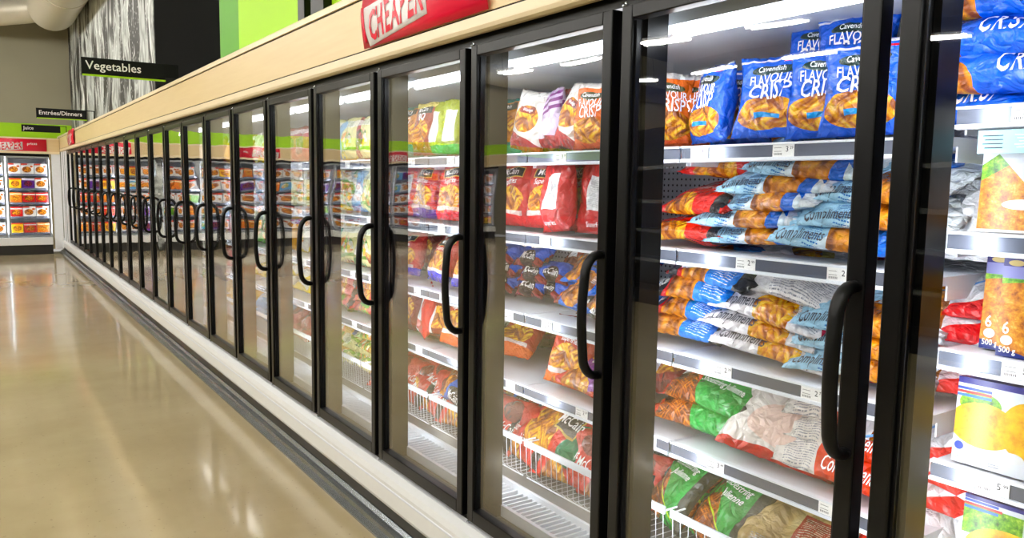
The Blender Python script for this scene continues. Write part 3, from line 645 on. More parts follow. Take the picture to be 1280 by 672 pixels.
# kind: description, width, height, thickness, seal, base, layers, lettering (text, u, v, size as share of height, material, slant)
K = {
 'crisp_blue': ('blue crisp fries bag', .215, .225, .08, 'v', BLU, [('E', .5, .27, .43, .20, 'fries'), ('R', .36, .66, .20, .26, (30, 150, 220)), ('R', -1, 2, -1, .075, (10, 96, 220)), ('E', .5, .80, .30, .065, (16, 52, 46)), ('R', .62, .86, .90, .925, (200, 40, 50)), ('B', .93, .06, .018, WHT)],
      [('Cavendish', .5, .80, .075, TXW, 0), ('FLAVOUR', .5, .67, .125, TXW, 0), ('CRISP', .5, .525, .20, TXW, .12)]),
 'crisp_blue_flat': ('blue crisp bag lying flat', .38, .24, .085, 'u', (20, 98, 222), [('E', .20, .25, .20, .26, 'fries'), ('B', .60, .04, .02, WHT), ('E', .5, .9, .14, .06, (16, 52, 46)), ('R', .78, .92, .58, .64, (200, 60, 80)), ('R', .14, .24, .58, .64, (200, 60, 80))],
      [('CRISP', .62, .44, .15, TXW, .12)]),
 'crisp_orange': ('orange crisp fries bag', .18, .225, .075, 'v', (240, 108, 14), [('E', .5, .27, .42, .20, 'fries'), ('R', -1, 2, .92, 2, (236, 232, 228)), ('E', .5, .79, .30, .065, (60, 66, 30)), ('R', -1, 2, -1, .07, (226, 86, 10))],
      [('Cavendish', .5, .79, .07, TXW, 0), ('FLAVOUR', .5, .67, .115, TXW, 0), ('CRISP', .5, .53, .18, TXW, .12)]),
 'fries_red': ('red superfries bag', .235, .262, .085, 'v', *mc((228, 30, 44)), MCT),
 'fries_purple': ('purple-based red fries bag', .235, .262, .085, 'v', *mc((104, 30, 150)), MCT),
 'fries_blue': ('blue-based red fries bag', .25, .225, .09, 'v', *mc((40, 44, 196)), MCT),
 'fries_orange': ('orange-based red fries bag', .22, .26, .085, 'v', *mc((240, 104, 20), (196, 52, 26)), MCT),
 'fries_dark': ('dark red fries bag', .20, .255, .08, 'v', (134, 26, 24), [('E', .5, .42, .34, .22, 'fries'), ('R', .15, .85, .76, .9, BLK), ('R', .1, .34, .1, .62, (226, 226, 230)), ('R', -1, 2, -1, .12, (96, 16, 20))], [('McCain', .5, .83, .09, TXW, 0)]),
 'fries_label': ('red bag with white label', .235, .262, .085, 'v', (206, 24, 34), [('R', .3, .8, .30, .78, (236, 238, 242)), ('T', .34, .76, .34, .74, PRT), ('R', -1, 2, -1, .2, (226, 30, 44))], [('Superfries', .5, .12, .07, TXW, 0)]),
 'red_flat': ('red straight cut fries bag', .36, .25, .075, 'u', (216, 30, 22), [('E', .36, .30, .19, .24, 'fries'), ('R', .80, .93, .1, .8, BLK), ('R', .2, .5, .02, .10, WHT), ('E', .75, .82, .16, .14, (120, 20, 20))], [('McCain', .78, .60, .12, TXW, .1), ('Straight Cut', .42, .66, .11, TXW, .1)]),
 'super_flat': ('large red superfries bag', .42, .31, .10, 'u', (214, 30, 20), [('E', .44, .45, .24, .42, 'fries'), ('E', .90, .42, .10, .3, (20, 130, 84)), ('R', .60, .86, .54, .80, (230, 200, 120)), ('R', .615, .845, .56, .78, BLK), ('R', -1, 2, -1, .05, (60, 60, 60))], [('McCain', .73, .67, .12, TXW, .1), ('Superfries', .17, .34, .085, TXW, .1)]),
 'fish_blue': ('pale blue frozen fish bag', .38, .25, .062, 'u', (176, 218, 244), [('H', .05, .9, -1, (222, 240, 250)), ('R', .60, .80, -1, 2, (26, 104, 214)), ('H', 1.35, -1.1, 1, (30, 110, 220)), ('E', .56, .42, .15, .26, 'nugget'), ('R', .86, 2, -1, 2, (232, 240, 248)), ('T', .24, .36, .2, .5, (70, 120, 190))], [('Compliments', .22, .40, .085, TXD, .15)]),
 'fries_maroon': ('white and maroon fries bag', .38, .25, .062, 'u', (238, 234, 238), [('H', .30, -1.6, -1, (150, 34, 70)), ('E', .60, .38, .16, .26, 'fries'), ('H', 1.9, -1.5, 1, (170, 30, 60)), ('R', .3, .8, .86, 2, (176, 110, 130)), ('T', .72, .94, .4, .8, PRT)], [('Compliments', .28, .42, .10, TXD, .15)]),
 'fries_white': ('white printed fries bag', .38, .25, .065, 'u', (240, 238, 240), [('E', .35, .74, .3, .26, 'fries'), ('E', .35, .80, .38, .3, (206, 190, 120)), ('E', .34, .78, .30, .24, 'fries'), ('T', .5, .92, .12, .62, PRT), ('H', .16, -.8, -1, (150, 34, 70))], []),
 'pack_red': ('white and orange-red potato bag', .36, .25, .075, 'u', (240, 234, 230), [('E', .60, .50, .28, .36, (226, 62, 28)), ('B', .12, .1, .09, (214, 40, 26)), ('R', .93, 2, -1, 2, (238, 232, 226)), ('T', .08, .3, .3, .8, PRT)], [('Compliments', .60, .42, .105, TXW, .15)]),
 'pack_back': ('plain white potato bag', .34, .30, .08, 'v', (238, 230, 226), [('T', .45, .72, .55, .85, PRT), ('E', .5, .3, .3, .2, (244, 216, 206)), ('R', -1, 2, -1, .07, (206, 44, 40))], [('v', .5, .55, .06, TXD, 0)]),
 'crinkle_blue': ('blue and red fries bag', .36, .24, .07, 'u', (10, 122, 220), [('R', -1, .22, -1, 2, (206, 24, 28)), ('E', .36, .5, .17, .34, 'nugget'), ('R', .12, .52, -1, .16, WHT), ('R', .52, .9, -1, .12, (200, 24, 30)), ('R', .86, 2, -1, 2, BLK), ('T', .58, .8, .35, .6, (220, 235, 250)), ('E', .10, .5, .07, .28, BLK)], [('McCain', .10, .5, .075, TXW, .0)]),
 'shoestring': ('green shoestring fries bag', .38, .25, .08, 'u', (18, 150, 52), [('E', .22, .36, .22, .34, (214, 60, 20)), ('E', .27, .34, .18, .26, 'shoestring'), ('H', .94, 0, 1, 'shoestring'), ('R', .16, .5, .0, .13, WHT), ('R', .5, .82, -1, .12, (206, 30, 28)), ('R', .88, 2, -1, 2, (30, 34, 28)), ('E', .13, .62, .08, .12, BLK)], [('Shoestring·Julienne', .62, .55, .075, TXW, .12), ('McCain', .13, .62, .05, TXW, 0)]),
 'shoestring_up': ('upright green shoestring bag', .24, .26, .08, 'v', (18, 150, 52), [('E', .28, .28, .34, .30, 'shoestring'), ('H', .62, .42, 1, 'shoestring'), ('H', 1.0, -1.35, 1, (18, 150, 52)), ('B', .50, -.5, .012, (190, 220, 60)), ('R', .86, 2, -1, 2, (34, 40, 30))], [('Shoestring·', .52, .74, .10, TXW, .1), ('Julienne', .56, .60, .10, TXW, .1)]),
 'potato_clear': ('clear bag of whole potatoes', .40, .26, .10, 'u', 'potato', [('R', .46, .70, .52, .80, (170, 60, 52)), ('T', .48, .68, .55, .78, (230, 210, 190)), ('B', .10, .2, .012, (222, 220, 214)), ('H', .22, -1.2, -1, (214, 210, 200)), ('T', .18, .36, .3, .5, PRT)], []),
 'wedges': ('white and red wedges bag', .19, .235, .08, 'v', (236, 230, 222), [('E', .5, .52, .36, .24, 'fries'), ('H', .30, -.18, -1, (176, 18, 26)), ('B', .86, .1, .07, (244, 242, 238)), ('R', .25, .72, .62, .72, (150, 40, 30))], [('Wedges', .48, .67, .06, TXW, 0)]),
 'onion': ('purple and white rings bag', .17, .235, .075, 'v', (214, 196, 222), [('B', .5, .2, .03, (120, 40, 120)), ('B', .62, .2, .03, (120, 40, 120)), ('B', .74, .2, .03, (130, 50, 130)), ('E', .5, .30, .36, .14, (236, 224, 236)), ('R', -1, 2, -1, .2, (150, 20, 30))], []),
 'small_blue': ('small blue and maroon potato bag', .165, .115, .07, 'u', (14, 84, 206), [('H', .42, .1, -1, (140, 24, 34)), ('E', .5, .5, .28, .20, (40, 20, 24)), ('B', .95, 0, .05, (30, 110, 226))], [('McCain', .5, .52, .22, TXW, .1)]),
 'tots_blue': ('blue potato puffs bag', .30, .21, .075, 'u', (14, 104, 214), [('E', .30, .62, .26, .28, 'nugget'), ('H', .12, .3, -1, (200, 30, 30)), ('E', .74, .42, .16, .15, BLK), ('R', -1, .1, -1, 2, (150, 60, 30)), ('T', .42, .92, .72, .84, (225, 238, 250))], [('McCain', .74, .42, .12, TXW, .1)]),
 'purple_flat': ('purple topped fries bag', .34, .22, .07, 'u', (126, 30, 150), [('E', .30, .28, .34, .30, 'fries'), ('H', .16, .3, -1, (206, 60, 30)), ('E', .12, .5, .08, .2, (200, 40, 30))], [('Superfries', .6, .74, .13, TXW, .1)]),
 'teal_mix': ('teal and brown fries bag', .20, .25, .085, 'v', (206, 128, 48), [('E', .5, .52, .38, .24, 'fries'), ('R', -1, 2, -1, .22, (0, 140, 128)), ('R', .15, .85, .80, .92, BLK), ('R', -1, 2, .94, 2, (0, 128, 120))], [('McCain', .5, .86, .09, TXW, 0), ('BBQ', .5, .70, .12, TXW, 0)]),
 'bbq': ('brown and red barbecue fries bag', .19, .25, .08, 'v', (150, 52, 34), [('E', .5, .42, .36, .26, 'fries'), ('R', -1, 2, .90, 2, (214, 196, 120)), ('R', .15, .85, .78, .90, BLK)], [('McCain', .5, .84, .09, TXW, 0), ('BBQ', .5, .70, .13, TXW, 0)]),
 'green_back': ('yellow-green white-labelled bag', .17, .245, .08, 'v', (158, 168, 40), [('R', .22, .78, .22, .80, (234, 236, 226)), ('T', .26, .74, .26, .76, PRT), ('R', -1, 2, -1, .16, (10, 150, 70))], []),
 'veg_pale': ('pale yellow vegetable bag', .21, .24, .085, 'v', (238, 234, 176), [('E', .5, .42, .38, .24, 'veg'), ('R', -1, 2, .74, .90, (246, 246, 232)), ('T', .2, .8, .76, .88, (70, 120, 50)), ('B', .13, .1, .04, (120, 170, 60))], []),
 'veg_green': ('green vegetable bag', .21, .235, .085, 'v', (96, 170, 64), [('E', .5, .40, .38, .26, 'veg'), ('R', -1, 2, .74, .90, (226, 240, 206)), ('T', .2, .8, .76, .88, (30, 90, 40))], []),
 'veg_white': ('white and yellow vegetable bag', .21, .23, .085, 'v', (240, 240, 232), [('E', .5, .42, .36, .24, 'veg'), ('H', .22, -.2, -1, (240, 220, 90)), ('T', .2, .8, .76, .88, (150, 60, 60))], []),
 'veg_teal': ('teal vegetable bag', .22, .22, .085, 'v', (70, 176, 150), [('E', .5, .45, .36, .26, 'veg'), ('H', .80, .1, 1, (226, 244, 238)), ('T', .2, .8, .84, .92, (30, 90, 90))], []),
 'fruit_red': ('red and purple fruit bag', .20, .235, .085, 'v', (176, 26, 60), [('E', .5, .42, .36, .26, 'berries'), ('R', -1, 2, .76, .9, (240, 226, 232)), ('T', .2, .8, .78, .88, (120, 20, 60))], []),
 'fruit_yellow': ('yellow and orange fruit bag', .20, .235, .085, 'v', (240, 176, 30), [('E', .5, .42, .36, .26, 'fillet'), ('R', -1, 2, .76, .9, (60, 80, 180)), ('T', .2, .8, .78, .88, WHT)], []),
 'ice_blue': ('light blue frozen bag', .21, .23, .085, 'v', (146, 190, 230), [('E', .5, .45, .34, .22, (236, 240, 246)), ('T', .2, .8, .70, .84, (40, 70, 150)), ('R', -1, 2, -1, .16, (110, 160, 214))], []),
 'mix_flat': ('blue and yellow mixed bag', .34, .23, .062, 'u', (28, 84, 180), [('E', .35, .45, .26, .36, 'veg'), ('R', .6, .9, .2, .8, (240, 180, 40)), ('T', .64, .86, .3, .7, (60, 40, 30)), ('R', -1, .12, -1, 2, (40, 140, 60))], []),
 'green_flat': ('pale green vegetable bag', .34, .23, .065, 'u', (196, 222, 160), [('E', .45, .45, .28, .36, 'veg'), ('R', .74, .96, .1, .9, (240, 244, 230)), ('T', .76, .94, .2, .8, (60, 110, 60))], []),
 'lowcut': ('white-red thin cut bag', .34, .25, .066, 'u', (232, 232, 238), [('E', .34, .42, .18, .24, 'nugget'), ('B', .02, .52, .075, (216, 26, 30)), ('B', .28, .5, .012, (130, 170, 226))], []),
 'lowcut_up': ('white thin cut fries bag', .23, .25, .07, 'v', (236, 236, 242), [('E', .28, .12, .30, .14, (224, 46, 26)), ('E', .86, .96, .2, .14, (196, 20, 30)), ('T', .2, .8, .42, .72, PRT), ('E', .46, .34, .24, .05, (20, 150, 80)), ('E', .46, .34, .21, .035, (236, 240, 240))], [('Thin-Cut', .5, .84, .10, TXD, .1)]),
 'white_bag': ('white bag with barcode', .30, .25, .09, 'v', (240, 243, 250), [('T', .35, .75, .6, .8, PRT), ('E', .1, .2, .16, .1, (60, 200, 220)), ('E', .05, .5, .12, .14, (222, 150, 100)), ('R', .9, 2, -1, 2, (196, 220, 240)), ('R', .44, .66, .40, .56, (120, 124, 136)), ('R', .46, .64, .42, .45, WHT), ('R', .46, .64, .48, .51, WHT)], []),
}
CART = {
 'fishcake': ('purple-topped breaded fish carton', .17, .19, .045, 'crumb', [('H', .55, .55, 1, 'lettuce'), ('H', .72, .65, 1, (226, 230, 240)), ('H', 1.02, -1.0, 1, (222, 226, 236)), ('R', -1, 2, .87, 2, (40, 30, 120)), ('R', .30, .50, .89, .94, (70, 150, 226)), ('R', .53, .74, .89, .94, (210, 40, 50)), ('R', .78, .98, .89, .94, (90, 170, 60)), ('E', .15, .93, .12, .045, (214, 190, 130)), ('R', -1, 2, -1, .03, (240, 236, 230)), ('E', .5, .30, .24, .055, WHT)], []),
 'burger': ('purple-topped breaded burger carton', .15, .20, .045, 'crumb', [('H', .74, .10, 1, 'lettuce'), ('R', -1, 2, .80, 2, (150, 150, 206)), ('R', -1, 2, .92, 2, (40, 30, 120)), ('E', .16, .955, .10, .03, (214, 190, 130)), ('R', .36, .56, .935, .975, (70, 150, 226)), ('R', .6, .8, .935, .975, (210, 40, 50)), ('E', .75, .45, .28, .06, WHT), ('H', .10, -.18, -1, (24, 40, 130)), ('E', .12, .17, .075, .05, WHT)],
     [('6', .10, .29, .13, TXW, 0), ('500 g', .14, .07, .065, TXW, 0)]),
 'fillet': ('white carton with golden fish fillets', .19, .185, .05, (240, 244, 252), [('E', .25, .72, .22, .14, 'lettuce'), ('E', .30, .48, .36, .26, 'fillet'), ('E', .74, .52, .27, .32, 'fillet'), ('E', .62, .20, .12, .06, WHT), ('R', -1, 2, .93, 2, (60, 60, 150)), ('R', -1, .36, .86, .89, (60, 90, 200)), ('R', -1, .36, .82, .85, (216, 40, 50)), ('R', -1, .36, .78, .81, (40, 120, 210)), ('T', .04, .5, .03, .09, PRT), ('E', .07, .2, .05, .05, (70, 90, 190))], []),
 'fillet_green': ('white carton with fillet and lettuce', .19, .185, .05, (240, 244, 252), [('R', -1, .62, .55, .9, 'lettuce'), ('E', .50, .42, .46, .28, 'fillet'), ('E', .42, .16, .2, .07, WHT), ('R', -1, 2, .955, 2, (60, 60, 150)), ('R', -1, .36, .92, .95, (60, 90, 200)), ('R', -1, .4, .88, .91, (216, 40, 50)), ('R', -1, .36, .84, .87, (40, 120, 210))], []),
 'meal_white': ('white and brown meal carton', .215, .20, .12, (240, 238, 236), [('E', .45, .42, .36, .30, 'nugget'), ('R', -1, .5, .84, 2, (200, 60, 40)), ('E', .82, .72, .12, .1, (200, 90, 30)), ('T', .1, .6, .76, .9, PRT)], []),
 'meal_yellow': ('yellow meal carton', .215, .19, .12, (246, 196, 40), [('E', .55, .45, .34, .30, 'nugget'), ('R', -1, 2, .84, 2, (206, 60, 20))], []),
 'meal_red': ('red meal carton', .215, .19, .12, (200, 30, 34), [('E', .5, .42, .36, .28, 'nugget'), ('R', -1, 2, .74, .86, (240, 236, 230))], []),
 'meal_blue': ('pale blue meal carton', .215, .19, .12, (110, 166, 206), [('E', .6, .48, .3, .28, 'veg'), ('R', -1, 2, .84, 2, (236, 240, 244))], []),
 'meal_orange': ('orange meal carton', .215, .19, .12, (226, 116, 30), [('E', .5, .42, .34, .28, 'fries'), ('R', -1, 2, .78, .9, (246, 232, 190))], []),
 'meal_green': ('green meal carton', .215, .19, .12, (90, 140, 50), [('E', .5, .45, .34, .28, 'veg'), ('R', -1, 2, .80, 2, (236, 232, 214))], []),
 'meal_purple': ('purple meal carton', .215, .19, .12, (90, 50, 130), [('E', .5, .45, .34, .28, 'berries'), ('R', -1, 2, .80, 2, (230, 222, 236))], []),
}
_lib = {}
def product(kind, var=0):
    """mesh of the printed pack and mesh of its lettering, one per kind and variant"""
    key = (kind, var)
    if key in _lib: return _lib[key]
    if kind in K:
        d, w_, h_, t_, seal, base, lay, txt = K[kind]
        if ('f', kind) not in _lib: _lib[('f', kind)] = film(kind+'_film', w_, h_, base, lay)
        S = pillow(w_, h_, t_, seal, hash_(kind)+var*17)
        me = bag_mesh('bag', S, [_lib[('f', kind)]], uvm=uv_wrap if seal == 'u' else uv_plain)
    else:
        d, w_, h_, t_, base, lay, txt = CART[kind]
        if ('f', kind) not in _lib: _lib[('f', kind)] = film(kind+'_print', w_, h_, base, lay, .3, False)
        S = carton(w_, h_, t_); me = box_mesh('carton', w_, h_, t_, [_lib[('f', kind)]])
    tm = None
    if txt:
        m_ = MB()
        for body, cu, cv, sz, mat_, sh in txt:
            size = sz*h_
            def fn(a, b):
                uu, vv = min(.98, max(.02, cu+a/w_)), min(.98, max(.02, cv+b/h_)); sd = 0
                if kind not in K: return S(uu, vv, 0, .0008)
                if seal == 'u':
                    vv = (vv-WRAP)/(1-WRAP)
                    if vv < 0: sd = 1; vv = -vv*(1-WRAP)/(WRAP*1.9)
                e = .02; P = Vector(S(uu, vv, sd)); v2 = vv+e if vv < .95 else vv-e
                n = (Vector(S(uu+e, vv, sd))-P).cross(Vector(S(uu, v2, sd))-P)*(1 if v2 > vv else -1)
                if n.length > 1e-12: n.normalize()
                if sd: n = -n
                return P + n*.0022
            m_.text(body, size, mat_, fn, sx=.82, shear=sh)
        tm = m_.mesh('lettering')
    _lib[key] = (me, tm); return _lib[key]
def hash_(s): 
    h = 7
    for c in s: h = (h*31+ord(c)) % 99991
    return h
ITEMS = []
CASEK = lambda k: ORD[k+1]
def put(kind, k, s, y, X=1.79, lvl=0, lean=8, yaw=0, roll=0, z=None, var=None, row='front', stack=None, flip=False, dz=0):
    """stand or lay one pack of goods on shelf s (0 top .. 4 basket) of freezer case k at distance y along the row"""
    me, tm = product(kind, (len(ITEMS) % 3) if var is None and kind in K else (var or 0))
    cat = 'frozen food bag' if kind in K else 'food carton'
    nm = ('food_carton' if kind in CART else 'vegetable_bag' if kind[:3] in ('veg', 'gre', 'ice', 'mix') else 'fruit_bag' if kind[:3] == 'fru' else 'fish_bag' if kind == 'fish_blue' else 'potato_bag')
    d = (K.get(kind) or CART.get(kind)); t_ = d[3]
    sh = (SH_Z if k == -1 else SH_A)[s] if s < 4 else -1.094
    la = math.radians(lean)
    if z is None: z = H + sh + .003 + (t_*.5*math.sin(la)) + lvl*t_*.93 + (t_*.08*math.cos(la)) + dz
    else: z = H + z
    o = bpy.data.objects.new(nm, me); C.objects.link(o); o['category'] = cat
    o.location = (X, y, z); o.rotation_euler = (-la, math.radians(roll), math.radians(-90+yaw+(180 if flip else 0)))
    if tm: l = bpy.data.objects.new('lettering', tm); C.objects.link(l); l.parent = o
    ITEMS.append(dict(o=o, kind=kind, k=k, s=s, y=y, lvl=lvl, lying=lean > 45, X=X, desc=d[0]))
    return o
def Y(px, X=1.79, py=300): return yof(px, X, py)

# --- case with the second handle from the right (blue, red and white bags)
k = 0
for px, yw, X in ((834, 60, 1.80), (852, 40, 1.86)): put('crisp_orange', k, 0, Y(px, X, 140), X, yaw=yw, lean=4)
for px, X in ((860, 2.05), (905, 2.10), (950, 2.12)): put('crisp_orange', k, 0, Y(px, X, 120), X, lean=2)
put('crisp_blue', k, 0, Y(888, 1.79, 140), 1.79, yaw=-22, lean=6, var=1)
put('crisp_blue', k, 0, Y(925, 1.90, 130), 1.90, yaw=8, lean=5, var=0)
put('crisp_blue', k, 0, Y(962, 1.765, 140), 1.765, yaw=14, lean=12, var=2)
put('crisp_blue', k, 0, Y(1002, 1.86, 140), 1.86, yaw=-38, lean=5, var=1)
put('crisp_blue', k, 0, Y(1030, 1.785, 140), 1.785, yaw=10, lean=6, var=0)
put('crisp_blue', k, 0, Y(1078, 1.77, 140), 1.77, yaw=12, lean=5, var=2)
put('crisp_blue', k, 0, Y(1022, 1.93, 60), 1.93, lean=14, yaw=10, z=SH_A[0]+.125, var=0)
put('crisp_blue', k, 0, Y(1066, 1.90, 60), 1.90, lean=10, yaw=14, z=SH_A[0]+.12, var=1)
for i, (px, yw, ln, X, dz) in enumerate(((846, 4, 84, 1.735, 0), (855, -12, 72, 1.75, 0), (908, 12, 70, 1.84, .045))): put('red_flat', k, 1, Y(px, X, 280), X, lvl=i, lean=ln, yaw=yw, dz=dz)
for i, (px, yw, X) in enumerate(((940, -3, 1.735), (925, 2, 1.725), (945, -5, 1.735), (962, 3, 1.745))): put('fish_blue', k, 1, Y(px, X, 260), X, lvl=i*.80, lean=66+i, yaw=yw, roll=-3+2*(i % 2))
put('fish_blue', k, 1, Y(1000, 1.76, 210), 1.76, lvl=3.15, lean=64, yaw=4, roll=5)
put('fish_blue', k, 1, Y(1045, 1.715, 315), 1.715, lean=58, yaw=10, roll=4, var=2)
put('fish_blue', k, 1, Y(1085, 1.73, 290), 1.73, lvl=1.0, lean=62, yaw=6)
put('fish_blue', k, 1, Y(1085, 1.74, 260), 1.74, lvl=2.1, lean=62, yaw=-6)
for i, (px, yw) in enumerate(((846, 2), (850, -4), (862, 3), (872, -8))): put('crinkle_blue', k, 2, Y(px, 1.74, 400), 1.735+.01*(i % 2), lvl=i*.88, lean=66, yaw=yw, roll=3 if i == 3 else 0)
for i, (px, yw) in enumerate(((955, 0), (940, 3), (945, -6))): put('fries_maroon', k, 2, Y(px, 1.735, 420), 1.725+.006*(i % 2), lvl=i*.86, lean=66, yaw=yw, roll=5)
put('fries_white', k, 2, Y(955, 1.75, 380), 1.755, lvl=2.7, lean=62, yaw=-4, roll=4)
put('fries_maroon', k, 2, Y(985, 1.80, 360), 1.80, lvl=3.45, lean=66, yaw=4, roll=4)
for i in range(3): put('fish_blue', k, 2, Y(1068+3*i, 1.73, 450), 1.725, lvl=i*.95, lean=64, yaw=6-6*(i % 2))
put('shoestring', k, 3, Y(868, 1.745, 540), 1.735, lvl=0, lean=64, yaw=2)
put('shoestring', k, 3, Y(872, 1.75, 520), 1.745, lvl=.95, lean=64, yaw=-6)
put('shoestring', k, 3, Y(915, 1.88, 480), 1.89, lvl=1.4, lean=60, yaw=-8)
put('fries_dark', k, 3, Y(822, 1.80, 480), 1.80, lvl=.8, lean=58, yaw=10)
put('pack_back', k, 3, Y(968, 1.75, 560), 1.735, lvl=.0, lean=48, yaw=14, roll=6)
put('pack_red', k, 3, Y(1040, 1.72, 600), 1.712, lvl=0, lean=62, yaw=2, roll=3)
put('pack_red', k, 3, Y(1050, 1.76, 560), 1.75, lvl=.95, lean=58, yaw=-4)
put('pack_red', k, 3, Y(1055, 1.80, 540), 1.79, lvl=1.8, lean=58, yaw=6)
put('pack_red', k, 3, Y(1000, 1.86, 520), 1.86, lvl=2.0, lean=58, yaw=-6)
put('pack_red', k, 3, Y(1030, 1.85, 500), 1.84, lvl=2.8, lean=62, yaw=2)
put('shoestring_up', k, 4, Y(828, 1.77, 620), 1.76, lean=40, yaw=-20)
put('shoestring_up', k, 4, Y(890, 1.76, 640), 1.75, lean=42, yaw=-14)
put('shoestring', k, 4, Y(880, 1.93, 590), 1.93, lean=56, yaw=-6, lvl=.5)
put('potato_clear', k, 4, Y(985, 1.74, 650), 1.735, lean=56, yaw=4, lvl=.1)
put('potato_clear', k, 4, Y(1030, 1.90, 620), 1.90, lean=60, yaw=-8, lvl=.6)

# --- case left of it (red superfries, small blue bags)
k = 1
for px, X, kd, yw in ((636, 1.98, 'teal_mix', 6), (672, 2.0, 'bbq', 0), (705, 1.98, 'fries_dark', -8), (742, 2.02, 'bbq', 0)): put(kd, k, 0, Y(px, X, 130), X, yaw=yw, lean=3)
put('wedges', k, 0, Y(657, 1.79, 150), 1.79, yaw=8, lean=8, roll=10)
put('onion', k, 0, Y(686, 1.80, 150), 1.81, yaw=-16, lean=6, roll=-5)
put('wedges', k, 0, Y(708, 1.77, 155), 1.775, yaw=-8, lean=12, roll=12)
put('crisp_orange', k, 0, Y(741, 1.76, 150), 1.765, yaw=10, lean=4)
put('crisp_orange', k, 0, Y(772, 1.80, 150), 1.82, yaw=-30, lean=4)
put('fries_red', k, 1, Y(641, 1.80, 260), 1.80, yaw=4, lean=7)
put('fries_red', k, 1, Y(683, 1.80, 260), 1.80, yaw=10, lean=9)
put('fries_label', k, 1, Y(703, 1.765, 260), 1.745, yaw=-12, lean=4, roll=-5)
put('fries_red', k, 1, Y(728, 1.81, 260), 1.82, yaw=0, lean=5)
put('fries_label', k, 1, Y(752, 1.79, 260), 1.79, yaw=6, lean=5)
for r in range(3):
    for c_, px in enumerate((634, 668)):
        put('small_blue', k, 2, Y(px+(4 if r == 1 else 0), 1.90, 350), 1.86, lvl=0, lean=52, yaw=(-6, 5)[c_], z=SH_A[2]+.03+r*.062)
put('small_blue', k, 2, Y(690, 1.92, 350), 1.90, lean=50, yaw=-14, z=SH_A[2]+.03); put('small_blue', k, 2, Y(692, 1.92, 330), 1.90, lean=50, yaw=12, z=SH_A[2]+.092)
put('tots_blue', k, 2, Y(725, 1.76, 395), 1.745, lean=48, yaw=-6, roll=4); put('tots_blue', k, 2, Y(760, 1.74, 400), 1.745, lean=56, yaw=8, lvl=.1)
put('tots_blue', k, 2, Y(722, 1.85, 365), 1.87, lean=58, yaw=4, lvl=1.1); put('fries_dark', k, 2, Y(722, 1.98, 345), 2.0, lean=58, yaw=20, lvl=1.6); put('tots_blue', k, 2, Y(755, 1.90, 360), 1.90, lean=64, yaw=-6, lvl=1.6)
put('fries_orange', k, 3, Y(640, 1.85, 450), 1.83, lean=52, yaw=18); put('fries_dark', k, 3, Y(640, 1.97, 430), 1.98, lean=40, yaw=0, lvl=.6); put('fries_dark', k, 3, Y(668, 2.02, 440), 2.05, lean=60, yaw=30)
put('fries_orange', k, 3, Y(708, 1.775, 455), 1.775, lean=14, yaw=10, roll=4)
put('purple_flat', k, 3, Y(725, 1.735, 505), 1.722, lean=58, yaw=-4, roll=4); put('purple_flat', k, 3, Y(755, 1.80, 480), 1.80, lean=62, yaw=4, lvl=1.0); put('red_flat', k, 3, Y(735, 1.96, 450), 1.97, lean=58, lvl=.5)
put('super_flat', k, 4, Y(672, 1.76, 585), 1.75, lean=56, yaw=-4, lvl=.15, var=1)
put('red_flat', k, 4, Y(700, 1.95, 540), 1.95, lean=52, yaw=-8, lvl=.5); put('red_flat', k, 4, Y(752, 1.93, 550), 1.95, lean=54, yaw=6, lvl=.4)
put('tots_blue', k, 4, Y(636, 1.98, 525), 1.98, lean=48, yaw=16, lvl=.4); put('fries_purple', k, 4, Y(650, 2.10, 520), 2.10, lean=30, yaw=0, lvl=.3); put('red_flat', k, 4, Y(725, 2.12, 520), 2.12, lean=44, lvl=1.2)

# --- third case from the right
k = 2
for px, X, kd, yw in ((512, 1.80, 'teal_mix', 6), (531, 1.77, 'bbq', 4), (549, 1.77, 'green_back', -10), (567, 1.77, 'green_back', 8), (585, 1.80, 'teal_mix', 0), (520, 2.0, 'teal_mix', 0), (548, 2.0, 'teal_mix', 10), (572, 1.98, 'bbq', 0), (594, 1.98, 'teal_mix', 0)): put(kd, k, 0, Y(px, X, 150), X, yaw=yw, lean=6)
for px, X, kd, yw in ((508, 1.80, 'fries_label', 10), (532, 1.78, 'fries_purple', 0), (566, 1.77, 'fries_red', 8), (590, 1.80, 'fries_red', 0), (545, 1.95, 'fries_red', 0)): put(kd, k, 1, Y(px, X, 250), X, yaw=yw, lean=7)
for px, X, kd, yw, ln in ((506, 1.79, 'fries_blue', 10, 16), (546, 1.77, 'fries_blue', -6, 24), (584, 1.77, 'fries_blue', 4, 18), (526, 1.93, 'fries_dark', 20, 30), (568, 1.95, 'fries_blue', 0, 20)): put(kd, k, 2, Y(px, X, 345), X, yaw=yw, lean=ln)
for px, X, kd, yw, ln in ((512, 1.80, 'fries_dark', 4, 12), (530, 1.79, 'fries_label', -24, 10), (550, 1.80, 'fries_dark', 14, 12), (564, 1.76, 'fries_orange', 0, 26), (585, 1.80, 'fries_dark', 0, 16), (540, 1.98, 'fries_dark', 0, 10)): put(kd, k, 3, Y(px, X, 420), X, yaw=yw, lean=ln)
put('red_flat', k, 4, Y(528, 1.80, 520), 1.76, lean=50, yaw=-4, lvl=.1); put('tots_blue', k, 4, Y(560, 1.76, 530), 1.75, lean=46, yaw=-8, lvl=.8, var=0); put('super_flat', k, 4, Y(570, 1.90, 500), 1.90, lean=54, yaw=6, lvl=.8)
for i, (px, X, yw) in enumerate(((524, 1.90, 8), (560, 1.98, -6), (530, 2.02, 4), (570, 2.08, 0))): put('red_flat', k, 4, Y(px, X, 480), X, lean=50, yaw=yw, lvl=1.5+.3*i)
for i, px in enumerate((520, 560)): put('red_flat', k, 4, Y(px, 1.84, 480), 1.85, lean=48, yaw=4, lvl=2.6, dz=.0)

